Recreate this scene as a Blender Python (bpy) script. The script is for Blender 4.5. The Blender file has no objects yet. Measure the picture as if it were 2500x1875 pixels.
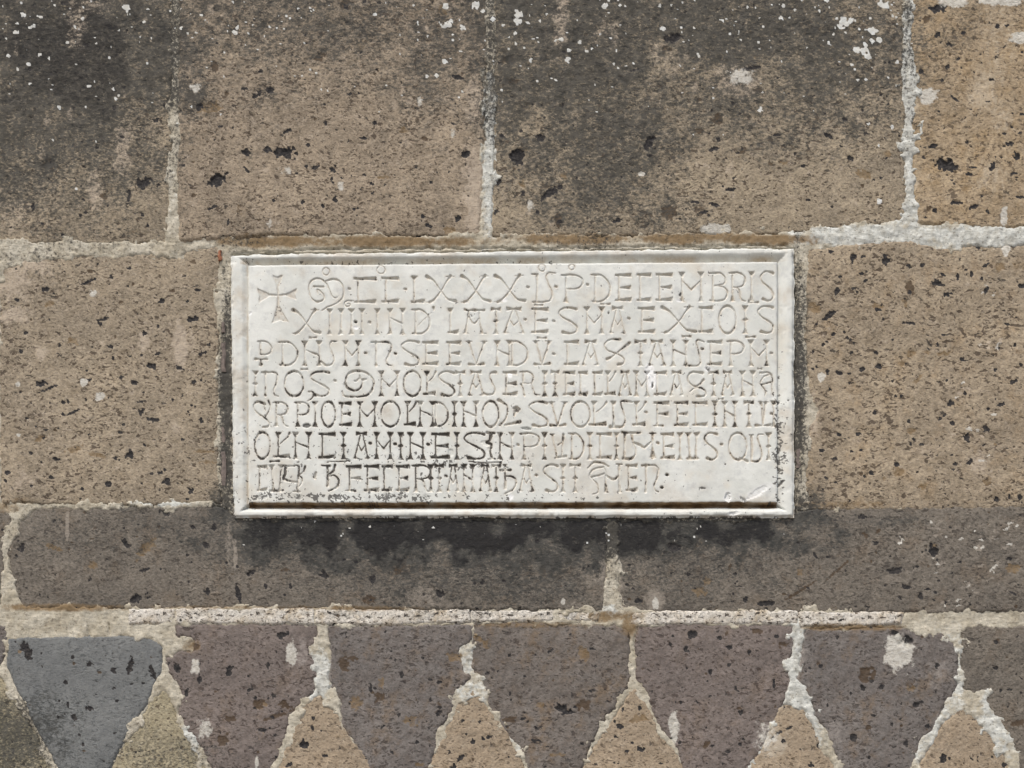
import bpy, math, random
import numpy as np

# ------------------------------------------------------------------ camera, sky, sun, exposure
S = 0.0008                    # metres per photograph pixel on the wall plane
Z0 = 2.90                     # height of the picture centre above the ground
DIST, DROP = 3.2, 1.35        # camera distance from the wall, and how far it stands below the picture centre
TANV = DROP / DIST
sc = bpy.context.scene
cam = bpy.data.cameras.new('camera')
cam.sensor_width = 36.0
cam.lens = 36.0 * DIST / (2500 * S)
cam.shift_y = DROP / (2500 * S)
cam.clip_end = 500
camo = bpy.data.objects.new('camera', cam)
sc.collection.objects.link(camo)
camo.location = (0, -DIST, Z0 - DROP)
camo.rotation_euler = (math.radians(90), 0, 0)
sc.camera = camo

SUN_EL, SUN_AZ = 58.0, 205.0   # azimuth clockwise from +Y (north); the wall faces -Y
world = bpy.data.worlds.new('World'); sc.world = world; world.use_nodes = True
wn = world.node_tree
bg = wn.nodes['Background']
sky = wn.nodes.new('ShaderNodeTexSky'); sky.sky_type = 'NISHITA'; sky.sun_disc = False
sky.sun_elevation = math.radians(SUN_EL); sky.sun_rotation = math.radians(SUN_AZ)
sky.air_density = 1.0; sky.dust_density = 3.5; sky.ozone_density = 0.6
wn.links.new(sky.outputs[0], bg.inputs[0]); bg.inputs[1].default_value = 0.115
sun = bpy.data.lights.new('sun', 'SUN'); sun.energy = 1.6; sun.angle = math.radians(18); sun.color = (1.0, 0.955, 0.875)
suno = bpy.data.objects.new('sun', sun); sc.collection.objects.link(suno)
el, az = math.radians(SUN_EL), math.radians(SUN_AZ)
from mathutils import Vector
sdir = Vector((math.sin(az) * math.cos(el), math.cos(az) * math.cos(el), math.sin(el)))
suno.rotation_euler = sdir.to_track_quat('Z', 'Y').to_euler()
suno.location = (-3, -6, 9)
sc.view_settings.view_transform = 'Standard'
sc.view_settings.look = 'None'
sc.view_settings.exposure = 0.6
sc.view_settings.gamma = 1.0
sc.view_settings.use_curve_mapping = False

random.seed(7)
RNG = np.random.default_rng(11)

# ------------------------------------------------------------------ numeric helpers
TAB = RNG.random((64, 256, 256)).astype(np.float32)

def vn(u, v, s, seed):
    """smooth value noise 0..1 with lattice spacing s (pixels)"""
    t = TAB[seed % 64]
    off = seed * 17.31
    x = u / s + off; y = v / s + off * 1.7
    xi = np.floor(x).astype(np.int32); yi = np.floor(y).astype(np.int32)
    fx = (x - xi).astype(np.float32); fy = (y - yi).astype(np.float32)
    fx = fx * fx * (3 - 2 * fx); fy = fy * fy * (3 - 2 * fy)
    x0 = xi & 255; x1 = (xi + 1) & 255; y0 = yi & 255; y1 = (yi + 1) & 255
    a = t[y0, x0]; b = t[y0, x1]; c = t[y1, x0]; d = t[y1, x1]
    return (a * (1 - fx) + b * fx) * (1 - fy) + (c * (1 - fx) + d * fx) * fy

def fbm(u, v, s, seed, octv=3, r=0.55):
    o = 0; a = 1; w = 0
    for k in range(octv):
        o = o + a * vn(u, v, s, seed + k); w += a; a *= r; s *= 0.5
    return o / w

def sst(a, b, x):
    t = np.clip((x - a) / (b - a), 0, 1)
    return t * t * (3 - 2 * t)

def poly_sdf(px, py, poly):
    n = len(poly); d = None; inside = np.zeros(px.shape, bool)
    for i in range(n):
        ax, ay = poly[i]; bx, by = poly[(i + 1) % n]
        ex, ey = bx - ax, by - ay
        wx, wy = px - ax, py - ay
        t = np.clip((wx * ex + wy * ey) / max(ex * ex + ey * ey, 1e-9), 0, 1)
        q = (wx - ex * t) ** 2 + (wy - ey * t) ** 2
        d = q if d is None else np.minimum(d, q)
        c = ((ay > py) != (by > py))
        if abs(ey) > 1e-9:
            inside ^= c & (px < ex * (py - ay) / ey + ax)
    return np.where(inside, -1, 1) * np.sqrt(d)

def catmull(p, n=5):
    p = np.array(p, float)
    q = np.vstack([2 * p[0] - p[1], p, 2 * p[-1] - p[-2]])
    out = []
    for i in range(1, len(q) - 2):
        for t in np.arange(n) / n:
            a, b, c, d = q[i - 1], q[i], q[i + 1], q[i + 2]
            out.append(0.5 * (2 * b + (c - a) * t + (2 * a - 5 * b + 4 * c - d) * t * t + (3 * b - a - 3 * c + d) * t ** 3))
    out.append(p[-1])
    return [tuple(r) for r in out]

# ------------------------------------------------------------------ materials
class NT:
    def __init__(self, name):
        self.m = bpy.data.materials.new(name); self.m.use_nodes = True
        self.t = self.m.node_tree; self.b = self.t.nodes['Principled BSDF']
        self.b.inputs['Specular IOR Level'].default_value = 0.25
        self.co = self.t.nodes.new('ShaderNodeTexCoord').outputs['Object']
    def put(self, sock, val):
        if isinstance(val, bpy.types.NodeSocket): self.t.links.new(val, sock)
        else:
            if sock.type == 'RGBA' and len(val) == 3: val = tuple(val) + (1,)
            sock.default_value = val
    def scale(self, sx, sy, sz, rot=(0, 0, 0)):
        n = self.t.nodes.new('ShaderNodeMapping'); n.inputs['Scale'].default_value = (sx, sy, sz)
        n.inputs['Rotation'].default_value = rot
        self.t.links.new(self.co, n.inputs['Vector']); return n.outputs[0]
    def noise(self, sc, det=3, rough=0.55, vec=None, dist=0):
        n = self.t.nodes.new('ShaderNodeTexNoise'); n.inputs['Scale'].default_value = sc
        n.inputs['Detail'].default_value = det; n.inputs['Roughness'].default_value = rough; n.inputs['Distortion'].default_value = dist
        self.t.links.new(vec or self.co, n.inputs['Vector']); return n.outputs['Fac']
    def voro(self, sc, vec=None):
        n = self.t.nodes.new('ShaderNodeTexVoronoi'); n.inputs['Scale'].default_value = sc
        self.t.links.new(vec or self.co, n.inputs['Vector']); return n.outputs['Distance']
    def ramp(self, x, a, b, lo=0.0, hi=1.0):
        n = self.t.nodes.new('ShaderNodeMapRange'); n.interpolation_type = 'SMOOTHSTEP'
        self.put(n.inputs[0], x); n.inputs[1].default_value = a; n.inputs[2].default_value = b
        n.inputs[3].default_value = lo; n.inputs[4].default_value = hi; return n.outputs[0]
    def math(self, op, a, b=0.0, c=None):
        n = self.t.nodes.new('ShaderNodeMath'); n.operation = op
        self.put(n.inputs[0], a); self.put(n.inputs[1], b)
        if c is not None: self.put(n.inputs[2], c)
        return n.outputs[0]
    def mix(self, f, a, b, mode='MIX'):
        n = self.t.nodes.new('ShaderNodeMix'); n.data_type = 'RGBA'; n.blend_type = mode
        self.put(n.inputs[0], f); self.put(n.inputs[6], a); self.put(n.inputs[7], b); return n.outputs[2]
    def attr(self, name):
        n = self.t.nodes.new('ShaderNodeAttribute'); n.attribute_name = name
        s = self.t.nodes.new('ShaderNodeSeparateColor'); self.t.links.new(n.outputs['Color'], s.inputs[0])
        return s.outputs[0], s.outputs[1], s.outputs[2], n.outputs['Alpha']
    def bump(self, h, strength, dist):
        n = self.t.nodes.new('ShaderNodeBump'); n.inputs['Strength'].default_value = strength; n.inputs['Distance'].default_value = dist
        self.put(n.inputs['Height'], h); self.t.links.new(n.outputs[0], self.b.inputs['Normal'])
    def done(self, col, rough=0.92):
        self.put(self.b.inputs['Base Color'], col); self.put(self.b.inputs['Roughness'], rough); return self.m

SOOT = (0.036, 0.038, 0.036); LICH = (0.64, 0.655, 0.635); OCHRE = (0.20, 0.135, 0.068); CLAST = (0.022, 0.021, 0.022)

def stone_mat(name, base, alt, fleck=(0.066, 0.048, 0.035), pale=(0.50, 0.42, 0.33), fl=1.0, grain=1.0, crack=0.5, fs=1.0, rot=12, tint=(1.0, 1.0, 1.0)):
    k = NT(name)
    so, li, oc, cl = k.attr('maskA'); pa, wh, br, _ = k.attr('maskB')
    ax = k.scale(1, 1, 1.6, (0, math.radians(rot), 0))
    cn = lambda q: k.math('MULTIPLY', k.math('SUBTRACT', q, 0.5), 1.7)
    crisp = lambda m, q, lo=0.40, hi=0.62: k.ramp(k.math('ADD', m, cn(q)), lo, hi)
    col = k.mix(k.ramp(k.noise(34, 4, 0.6), 0.36, 0.66), base, alt)
    col = k.mix(1.0, col, k.mix(k.ramp(k.noise(7, 3), 0.25, 0.75), (0.84, 0.84, 0.84), (1.14, 1.13, 1.11)), 'MULTIPLY')
    col = k.mix(k.ramp(k.noise(17, 5, 0.7), 0.50, 0.68, 0, 0.6), col, k.mix(1.0, col, tint, 'MULTIPLY'))
    g = k.noise(190, 4, 0.72, ax)
    gl, gh = 1 - 0.30 * grain, 1 + 0.25 * grain
    col = k.mix(1.0, col, k.mix(k.ramp(g, 0.34, 0.68), (gl,) * 3, (gh,) * 3), 'MULTIPLY')
    cr = k.ramp(k.noise(110, 5, 0.75, None, 0.9), 0.54, 0.66)
    col = k.mix(k.math('MULTIPLY', cr, crack), col, pale)
    dens = k.ramp(k.noise(11, 4, 0.65), 0.33, 0.67, -0.05, 0.035)
    f1 = k.ramp(k.math('ADD', k.noise(90 * fs, 2, 0.55, ax, 0.35), dens), 0.602, 0.645)
    f3 = k.ramp(k.math('ADD', k.noise(155 * fs, 2, 0.5, ax, 0.25), dens), 0.61, 0.655)
    f2 = k.ramp(k.noise(48 * fs, 3, 0.6, ax, 0.5), 0.67, 0.70)
    fk = k.math('MAXIMUM', k.math('MULTIPLY', f1, 0.82 * fl), k.math('MULTIPLY', f3, 0.68 * fl))
    col = k.mix(fk, col, fleck)
    col = k.mix(k.math('MULTIPLY', f2, 0.8 * fl), col, (0.03, 0.027, 0.026))
    fg = k.noise(95, 6, 0.75)
    col = k.mix(k.math('MULTIPLY', crisp(pa, k.math('ADD', k.math('MULTIPLY', fg, 0.55), k.math('MULTIPLY', k.noise(180, 5, 0.75), 0.45)), 0.34, 0.70), 0.62), col, pale)
    col = k.mix(k.math('MULTIPLY', crisp(oc, fg, 0.25, 0.9), 0.75), col, OCHRE)
    col = k.mix(k.math('MULTIPLY', crisp(br, fg, 0.2, 0.7), 0.85), col, (0.075, 0.05, 0.03))
    pcr = crisp(pa, fg, 0.30, 0.80)
    # black crust: broken up by a fine noise so the stone shows through
    sn = k.math('ADD', k.math('MULTIPLY', k.noise(125, 6, 0.8, ax), 0.78), k.math('MULTIPLY', k.noise(26, 4, 0.7), 0.22))
    sf = k.ramp(k.math('SUBTRACT', k.math('ADD', so, k.math('MULTIPLY', k.math('SUBTRACT', sn, 0.5), 4.3)), k.math('MULTIPLY', pcr, 0.40)), 0.14, 0.94)
    deepc = k.ramp(k.math('ADD', so, k.math('MULTIPLY', k.math('SUBTRACT', sn, 0.5), 1.2)), 0.92, 1.28)
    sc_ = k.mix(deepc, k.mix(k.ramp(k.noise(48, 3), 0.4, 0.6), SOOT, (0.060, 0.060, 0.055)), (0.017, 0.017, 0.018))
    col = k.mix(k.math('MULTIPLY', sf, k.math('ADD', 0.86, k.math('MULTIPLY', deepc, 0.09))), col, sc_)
    col = k.mix(crisp(cl, k.noise(240, 3, 0.6), 0.35, 0.6), col, k.mix(k.ramp(g, 0.4, 0.65), CLAST, (0.06, 0.054, 0.05)))
    col = k.mix(k.math('MULTIPLY', crisp(wh, k.math('ADD', k.math('MULTIPLY', fg, 0.5), k.math('MULTIPLY', k.noise(170, 5, 0.75), 0.5)), 0.40, 0.66), 0.9), col, k.mix(k.ramp(g, 0.3, 0.6), (0.40, 0.37, 0.31), (0.60, 0.58, 0.52)))
    col = k.mix(k.ramp(li, 0.35, 0.6), col, k.mix(k.ramp(fg, 0.35, 0.6), LICH, (0.58, 0.57, 0.52)))
    h = k.math('SUBTRACT', k.math('ADD', k.math('MULTIPLY', g, 0.9), k.math('MULTIPLY', cr, 0.15)), k.math('MULTIPLY', fk, 0.75))
    h = k.math('SUBTRACT', h, k.math('MULTIPLY', f2, 0.7))
    h = k.math('ADD', h, k.math('MULTIPLY', k.ramp(li, 0.35, 0.6), 0.35))
    k.bump(h, 0.6, 0.0025)
    return k.done(col, 0.93)

def mortar_mat():
    k = NT('lime_mortar')
    so, li, oc, cl = k.attr('maskA'); pa, wh, br, _ = k.attr('maskB')
    hz = k.scale(1, 1, 4.5)
    g = k.noise(170, 5, 0.75)
    tr = k.noise(45, 5, 0.7, hz, 0.6)
    col = k.mix(k.ramp(k.noise(20, 4, 0.65), 0.35, 0.65), (0.42, 0.375, 0.285), (0.55, 0.51, 0.415))
    col = k.mix(k.ramp(k.math('ADD', wh, k.math('MULTIPLY', k.math('SUBTRACT', k.noise(60, 5, 0.7), 0.5), 1.6)), 0.3, 0.7), col, k.mix(k.ramp(k.noise(60, 4), 0.4, 0.6), (0.52, 0.515, 0.46), (0.62, 0.625, 0.575)))
    col = k.mix(1.0, col, k.mix(k.ramp(g, 0.32, 0.68), (0.80,) * 3, (1.11,) * 3), 'MULTIPLY')
    col = k.mix(1.0, col, k.mix(k.ramp(tr, 0.36, 0.6), (0.78,) * 3, (1.06,) * 3), 'MULTIPLY')
    dk = k.ramp(k.noise(150, 3, 0.6, k.scale(1, 1, 1.5)), 0.60, 0.66)
    col = k.mix(k.math('MULTIPLY', dk, 0.6), col, (0.12, 0.095, 0.065))
    fg = k.noise(80, 6, 0.75)
    col = k.mix(k.ramp(k.math('ADD', oc, k.math('MULTIPLY', k.math('SUBTRACT', fg, 0.5), 1.5)), 0.2, 0.85, 0, 0.92), col, OCHRE)
    col = k.mix(k.math('MULTIPLY', br, k.ramp(fg, 0.25, 0.60, 0.4, 0.95)), col, (0.085, 0.055, 0.032))
    sf = k.ramp(k.math('ADD', so, k.math('MULTIPLY', k.math('SUBTRACT', k.noise(150, 6, 0.8), 0.5), 4.2)), 0.25, 1.0)
    col = k.mix(k.math('MULTIPLY', sf, 0.92), col, (0.034, 0.033, 0.031))
    col = k.mix(k.ramp(li, 0.35, 0.6), col, LICH)
    k.bump(k.math('SUBTRACT', k.math('ADD', g, k.math('ADD', k.math('MULTIPLY', fg, 0.8), k.math('MULTIPLY', tr, 0.9))), k.math('MULTIPLY', dk, 0.6)), 0.38, 0.0026)
    return k.done(col, 0.95)

def marble_mat():
    k = NT('weathered_white_marble')
    so, be, br, ch = k.attr('maskA')
    col = k.mix(k.ramp(k.noise(11, 5, 0.65), 0.35, 0.68), (0.60, 0.61, 0.565), (0.70, 0.708, 0.662))
    col = k.mix(k.ramp(k.noise(46, 5, 0.7), 0.50, 0.70, 0, 0.6), col, (0.47, 0.48, 0.465))
    col = k.mix(1.0, col, k.mix(k.noise(500, 3, 0.7), (0.93,) * 3, (1.05,) * 3), 'MULTIPLY')
    fg = k.noise(170, 6, 0.78)
    col = k.mix(k.ramp(k.noise(16, 3), 0.54, 0.72, 0, 0.45), col, (0.60, 0.545, 0.44))
    col = k.mix(k.math('MULTIPLY', be, k.ramp(fg, 0.3, 0.6, 0.45, 1.0)), col, (0.40, 0.315, 0.215))
    col = k.mix(k.math('MULTIPLY', ch, k.ramp(fg, 0.3, 0.55)), col, (0.84, 0.84, 0.83))
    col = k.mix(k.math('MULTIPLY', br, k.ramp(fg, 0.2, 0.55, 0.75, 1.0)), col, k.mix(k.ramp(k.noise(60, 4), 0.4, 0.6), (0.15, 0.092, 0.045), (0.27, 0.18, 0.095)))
    sf = k.ramp(k.math('ADD', k.math('MULTIPLY', so, 0.75), k.noise(330, 5, 0.8)), 0.80, 1.0)
    col = k.mix(k.math('MULTIPLY', sf, 0.86), col, (0.055, 0.050, 0.045))
    k.bump(k.math('ADD', k.noise(420, 4, 0.7), k.math('MULTIPLY', k.noise(70, 4), 0.9)), 0.22, 0.002)
    k.b.inputs['Specular IOR Level'].default_value = 0.3
    return k.done(col, 0.62)

MAT = {
 'brown': stone_mat('brown_tuff', (0.340, 0.284, 0.205), (0.288, 0.238, 0.170), tint=(0.86, 0.88, 0.92)),
 'brown2': stone_mat('brown_tuff_coarse', (0.344, 0.283, 0.204), (0.296, 0.241, 0.171), fs=0.82, rot=20, crack=0.4, tint=(1.08, 1.0, 0.9)),
 'brown3': stone_mat('brown_tuff_fine', (0.335, 0.275, 0.203), (0.277, 0.225, 0.164), fs=1.18, rot=4, crack=0.55, tint=(0.8, 0.82, 0.85)),
 'brown4': stone_mat('brown_tuff_streaked', (0.337, 0.281, 0.206), (0.282, 0.234, 0.170), fs=0.95, rot=26, crack=0.6, tint=(1.05, 1.03, 1.0)),
 'tan':   stone_mat('ochre_tuff', (0.365, 0.287, 0.192), (0.325, 0.248, 0.158), pale=(0.52, 0.44, 0.33), fl=0.85, crack=0.4, fs=0.85, tint=(0.9, 0.85, 0.75)),
 'grey':  stone_mat('dark_grey_tuff', (0.182, 0.160, 0.132), (0.144, 0.128, 0.108), fleck=(0.04, 0.033, 0.028), pale=(0.33, 0.29, 0.24), fl=0.75, crack=0.34, tint=(1.25, 1.12, 0.98)),
 'purple': stone_mat('purple_tuff', (0.196, 0.165, 0.148), (0.166, 0.139, 0.124), fleck=(0.05, 0.036, 0.03), pale=(0.36, 0.32, 0.29), fl=0.85, grain=0.75, crack=0.16, fs=0.95, tint=(1.1, 1.02, 0.9)),
 'slate': stone_mat('blue_grey_tuff', (0.182, 0.165, 0.152), (0.150, 0.131, 0.118), fleck=(0.045, 0.035, 0.03), pale=(0.33, 0.30, 0.27), fl=0.8, grain=0.75, crack=0.16, fs=1.1, rot=60, tint=(1.28, 1.1, 0.85)),
 'slate2': stone_mat('blue_grey_tuff_warm', (0.178, 0.158, 0.140), (0.150, 0.128, 0.110), fleck=(0.045, 0.035, 0.03), pale=(0.33, 0.30, 0.27), fl=0.8, grain=0.75, crack=0.2, fs=0.9, rot=10, tint=(1.3, 1.1, 0.82)),
 'basalt': stone_mat('basalt', (0.192, 0.198, 0.194), (0.160, 0.166, 0.164), fleck=(0.05, 0.053, 0.054), pale=(0.24, 0.25, 0.245), fl=0.55, grain=0.5, crack=0.14, fs=1.15, rot=70, tint=(1.12, 1.12, 1.1)),
 'rose':  stone_mat('rose_tan_tuff', (0.365, 0.294, 0.212), (0.315, 0.250, 0.176), pale=(0.50, 0.44, 0.35), fl=0.8, grain=0.75, crack=0.3, tint=(0.9, 0.88, 0.86)),
 'straw': stone_mat('straw_tuff', (0.37, 0.325, 0.225), (0.31, 0.27, 0.18), pale=(0.50, 0.46, 0.36), fl=0.9, crack=0.4),
 'band':  stone_mat('speckled_pale_stone', (0.64, 0.605, 0.54), (0.57, 0.52, 0.44), fleck=(0.075, 0.058, 0.045), pale=(0.72, 0.70, 0.65), fl=1.1, crack=0.5, fs=1.3, tint=(0.8, 0.7, 0.55)),
}
MAT['mortar'] = mortar_mat()
MAT['marble'] = marble_mat()

def simple_mat(name, a, b, s):
    k = NT(name); c = k.mix(k.ramp(k.noise(s, 5, 0.7), 0.3, 0.7), a, b)
    k.bump(k.noise(s * 4, 4), 0.4, 0.003); return k.done(c, 0.95)
MAT['tile'] = simple_mat('fired_tile', (0.22, 0.18, 0.155), (0.12, 0.10, 0.09), 120)
MAT['orange'] = simple_mat('orange_brick', (0.36, 0.16, 0.09), (0.28, 0.12, 0.07), 160)
MAT['ground'] = simple_mat('dusty_paving', (0.24, 0.215, 0.18), (0.18, 0.16, 0.135), 3)

# ------------------------------------------------------------------ scene helpers
def wx(u): return (u - 1250.0) * S
def wz(v): return Z0 + (937.5 - v) * S

def link(name, me, parent=None, loc=(0, 0, 0)):
    o = bpy.data.objects.new(name, me); sc.collection.objects.link(o)
    o.location = loc
    if parent is not None: o.parent = parent
    return o

def grid_mesh(name, X, Y, Z, cells, mat, masks, skirt=None, origin=(0, 0, 0), smooth=True):
    """mesh from the cells (bool array, (ny-1, nx-1)) of a vertex grid; skirt = y of the back edge"""
    ny, nx = X.shape
    jj, ii = np.nonzero(cells)
    a = jj * nx + ii
    quads = np.stack([a, a + nx, a + nx + 1, a + 1], 1)
    used = np.unique(quads)
    remap = np.full(ny * nx, -1, np.int64); remap[used] = np.arange(len(used))
    co = np.stack([X.ravel()[used], Y.ravel()[used], Z.ravel()[used]], 1)
    q = remap[quads]
    nf = len(q)
    if skirt is not None:
        P = np.pad(cells, 1)
        up = cells & ~P[:-2, 1:-1]; dn = cells & ~P[2:, 1:-1]; lf = cells & ~P[1:-1, :-2]; rt = cells & ~P[1:-1, 2:]
        ed = []
        for msk, e in ((up, (1, 0)), (dn, (2, 3)), (lf, (0, 2)), (rt, (3, 1))):
            j, i = np.nonzero(msk); b = j * nx + i
            c = np.stack([b, b + 1, b + nx, b + nx + 1], 1)
            ed.append(np.stack([c[:, e[0]], c[:, e[1]]], 1))
        ed = remap[np.vstack(ed)]
        bv = np.unique(ed); rb = np.full(len(used), -1, np.int64); rb[bv] = len(used) + np.arange(len(bv))
        back = co[bv].copy(); back[:, 1] = skirt
        q = np.vstack([q, np.stack([ed[:, 0], ed[:, 1], rb[ed[:, 1]], rb[ed[:, 0]]], 1)])
        co = np.vstack([co, back]); src = np.concatenate([used, used[bv]])
    else: src = used
    co = co - np.array(origin)
    me = bpy.data.meshes.new(name)
    me.vertices.add(len(co)); me.vertices.foreach_set('co', co.astype(np.float32).ravel())
    me.loops.add(len(q) * 4); me.loops.foreach_set('vertex_index', q.astype(np.int32).ravel())
    me.polygons.add(len(q)); me.polygons.foreach_set('loop_start', np.arange(0, len(q) * 4, 4, dtype=np.int32))
    sm = np.zeros(len(q), bool); sm[:nf] = smooth
    me.polygons.foreach_set('use_smooth', sm)
    for nm, chans in masks.items():
        arr = np.stack([np.broadcast_to(c, X.shape).ravel()[src] if not np.isscalar(c) else np.full(len(src), c) for c in chans], 1)
        at = me.attributes.new(nm, 'FLOAT_COLOR', 'POINT'); at.data.foreach_set('color', arr.astype(np.float32).ravel())
    me.update(calc_edges=True)
    me.materials.append(mat)
    return me

# ------------------------------------------------------------------ the wall: grid and fields
def axis(lo, a, b, hi, fine, coarse):
    c = [a]; st = fine
    while c[-1] > lo: st = min(st * 1.25, coarse); c.append(c[-1] - st)
    d = [b]; st = fine
    while d[-1] < hi: st = min(st * 1.25, coarse); d.append(d[-1] + st)
    return np.array(c[::-1] + list(np.arange(a + fine, b, fine)) + d)
U = axis(-1250, -15, 2515, 3750, 2.9, 24); V = axis(-1150, -15, 1890, 4562, 2.9, 30)
V = V[V <= 4562]
GU, GV = np.meshgrid(U, V)
FADE = 0.25 + 0.75 * sst(160, 0, np.maximum.reduce([-GU, GU - 2500, -GV, GV - 1875]))
WU = GU + FADE * ((fbm(GU, GV, 40, 1, 2) - 0.5) * 9 + (fbm(GU, GV, 11, 5, 3, 0.7) - 0.5) * 11)
WV = GV + FADE * ((fbm(GU, GV, 40, 8, 2) - 0.5) * 9 + (fbm(GU, GV, 11, 12, 3, 0.7) - 0.5) * 11)

def window(u0, u1, v0, v1):
    i0, i1 = np.searchsorted(U, [u0, u1]); j0, j1 = np.searchsorted(V, [v0, v1])
    return slice(max(j0 - 1, 0), min(j1 + 1, len(V))), slice(max(i0 - 1, 0), min(i1 + 1, len(U)))

F = {k: np.zeros(GU.shape, np.float32) for k in ('soot', 'lich', 'ochre', 'clast', 'pale', 'white', 'brown', 'mwhite')}
PIT = np.zeros(GU.shape, np.float32)

def blobs(field, lst, amp=0.55, s=70, seed=20):
    for (cx, cy, rx, ry, st) in lst:
        w = window(cx - rx * 2.2, cx + rx * 2.2, cy - ry * 2.2, cy + ry * 2.2)
        u, v = GU[w], GV[w]
        if u.size == 0: continue
        e = np.sqrt(((u - cx) / rx) ** 2 + ((v - cy) / ry) ** 2)
        m = st * sst(1.9, 0.25, e + (fbm(u, v, s, seed, 4, 0.6) - 0.5) * amp * 2.4)
        F[field][w] = np.maximum(F[field][w], m)

def ell(field, cx, cy, a, b, rot=0.0, pit=0.0, val=1.0, rough=0.55, seed=33):
    r = max(a, b) * 1.6 + 4
    w = window(cx - r, cx + r, cy - r, cy + r)
    u, v = GU[w], GV[w]
    if u.size == 0: return
    c, s_ = math.cos(math.radians(rot)), math.sin(math.radians(rot))
    x = (u - cx) * c + (v - cy) * s_; y = -(u - cx) * s_ + (v - cy) * c
    e = np.sqrt((x / a) ** 2 + (y / b) ** 2) + (vn(u, v, max(min(a, b) * 0.9, 4), seed) - 0.5) * rough * 1.3 + (vn(u, v, 5.5, seed + 3) - 0.5) * (0.9 if min(a, b) > 6 else 0.3)
    m = sst(1.12, 0.80, e)
    F[field][w] = np.maximum(F[field][w], m * val)
    if pit: PIT[w] = np.maximum(PIT[w], sst(1.1, 0.45, e) * pit)

# black biological crust, ochre patina, fresh white lime, pale smears (photograph pixels: cx, cy, rx, ry, strength)
blobs('soot', [(190, 110, 330, 250, 1.10), (60, 300, 210, 250, 0.85), (260, 340, 190, 170, 0.75), (170, 480, 220, 110, 0.58), (700, 20, 420, 150, 0.70),
  (1040, 90, 220, 150, 0.62), (900, 150, 160, 90, 0.4), (1380, 100, 320, 260, 0.94), (1470, 330, 200, 250, 0.82), (1440, 490, 120, 110, 0.62), (1820, 60, 380, 190, 0.92),
  (2050, 150, 190, 200, 0.76), (1720, 220, 260, 140, 0.66), (1950, 270, 190, 130, 0.58), (400, -200, 2500, 160, 0.8), (1800, -200, 1500, 160, 0.8),
  (1150, 1390, 420, 90, 0.55), (1640, 1380, 300, 80, 0.45),
  (640, 1320, 120, 70, 0.65), (35, 1815, 130, 95, 0.85), (400, 1850, 120, 60, 0.45), (120, 1300, 160, 60, 0.3), (1230, 1470, 420, 22, 0.25),
  (552, 1000, 18, 250, 1.25), (548, 1240, 36, 60, 1.0), (553, 800, 14, 120, 1.0), (1949, 960, 18, 290, 1.05), (425, 110, 16, 150, 0.9), (1199, 70, 14, 130, 0.95), (2214, 20, 14, 60, 0.8), (1960, 1240, 45, 50, 0.9), (1290, 1270, 760, 16, 0.85),
  (590, 590, 60, 16, 0.5), (1960, 760, 14, 80, 0.7)], 0.5)
blobs('soot', [(1050, 1302, 480, 62, 1.30), (760, 1302, 220, 56, 1.2), (1500, 1302, 360, 60, 1.25), (1760, 1300, 150, 40, 1.25), (900, 1330, 160, 60, 1.0), (1300, 1345, 150, 60, 0.95)], 0.85, 46, 21)
blobs('ochre', [(700, 590, 150, 16, 0.9), (960, 590, 190, 13, 0.9), (1190, 590, 70, 12, 0.5), (1400, 584, 170, 14, 0.85), (1640, 583, 110, 12, 0.9), (1850, 585, 130, 15, 1.0), (1750, 578, 80, 12, 0.9),
  (180, 1483, 150, 9, 0.9), (560, 1484, 260, 6, 0.6), (900, 1486, 150, 7, 0.8), (1490, 1505, 60, 14, 0.8), (1535, 1530, 22, 30, 0.8), (2080, 1532, 120, 8, 0.9),
  (2000, 1232, 180, 9, 0.6), (1310, 1526, 150, 7, 0.7), (20, 1240, 35, 14, 0.6), (470, 1580, 22, 18, 0.7), (1120, 1610, 40, 40, 0.3), (1330, 1590, 90, 45, 0.28), (600, 1090, 20, 100, 0.0),
  (1700, 1360, 120, 40, 0.18), (2420, 200, 120, 400, 0.10), (60, 1225, 30, 10, .6), (500, 1110, 60, 90, 0.18), (2190, 700, 90, 60, 0.12)], 0.45, 40, 24)
blobs('mwhite', [(2225, 300, 40, 280, 1.0), (2150, 575, 200, 26, 1.0), (2400, 578, 180, 26, 1.0), (1196, 380, 22, 210, 0.75), (425, 440, 22, 130, 0.3), (775, 1650, 30, 70, 0.9), (1140, 1610, 26, 70, 0.6),
  (1170, 1690, 60, 50, 0.5), (1260, 1800, 50, 70, 0.4), (1940, 1600, 34, 90, 0.9), (1960, 1720, 90, 80, 0.8), (2320, 1640, 60, 90, 0.7), (2300, 1800, 70, 100, 0.7), (2440, 1760, 70, 90, 0.7), (470, 1800, 26, 70, 0.7),
  (1490, 1490, 22, 14, 1.0), (400, 1228, 70, 9, 0.8), (900, 1830, 30, 50, 0.5), (1520, 1250, 20, 160, 0.2), (1850, 1840, 60, 60, 0.9)], 0.4, 30, 27)
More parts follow.
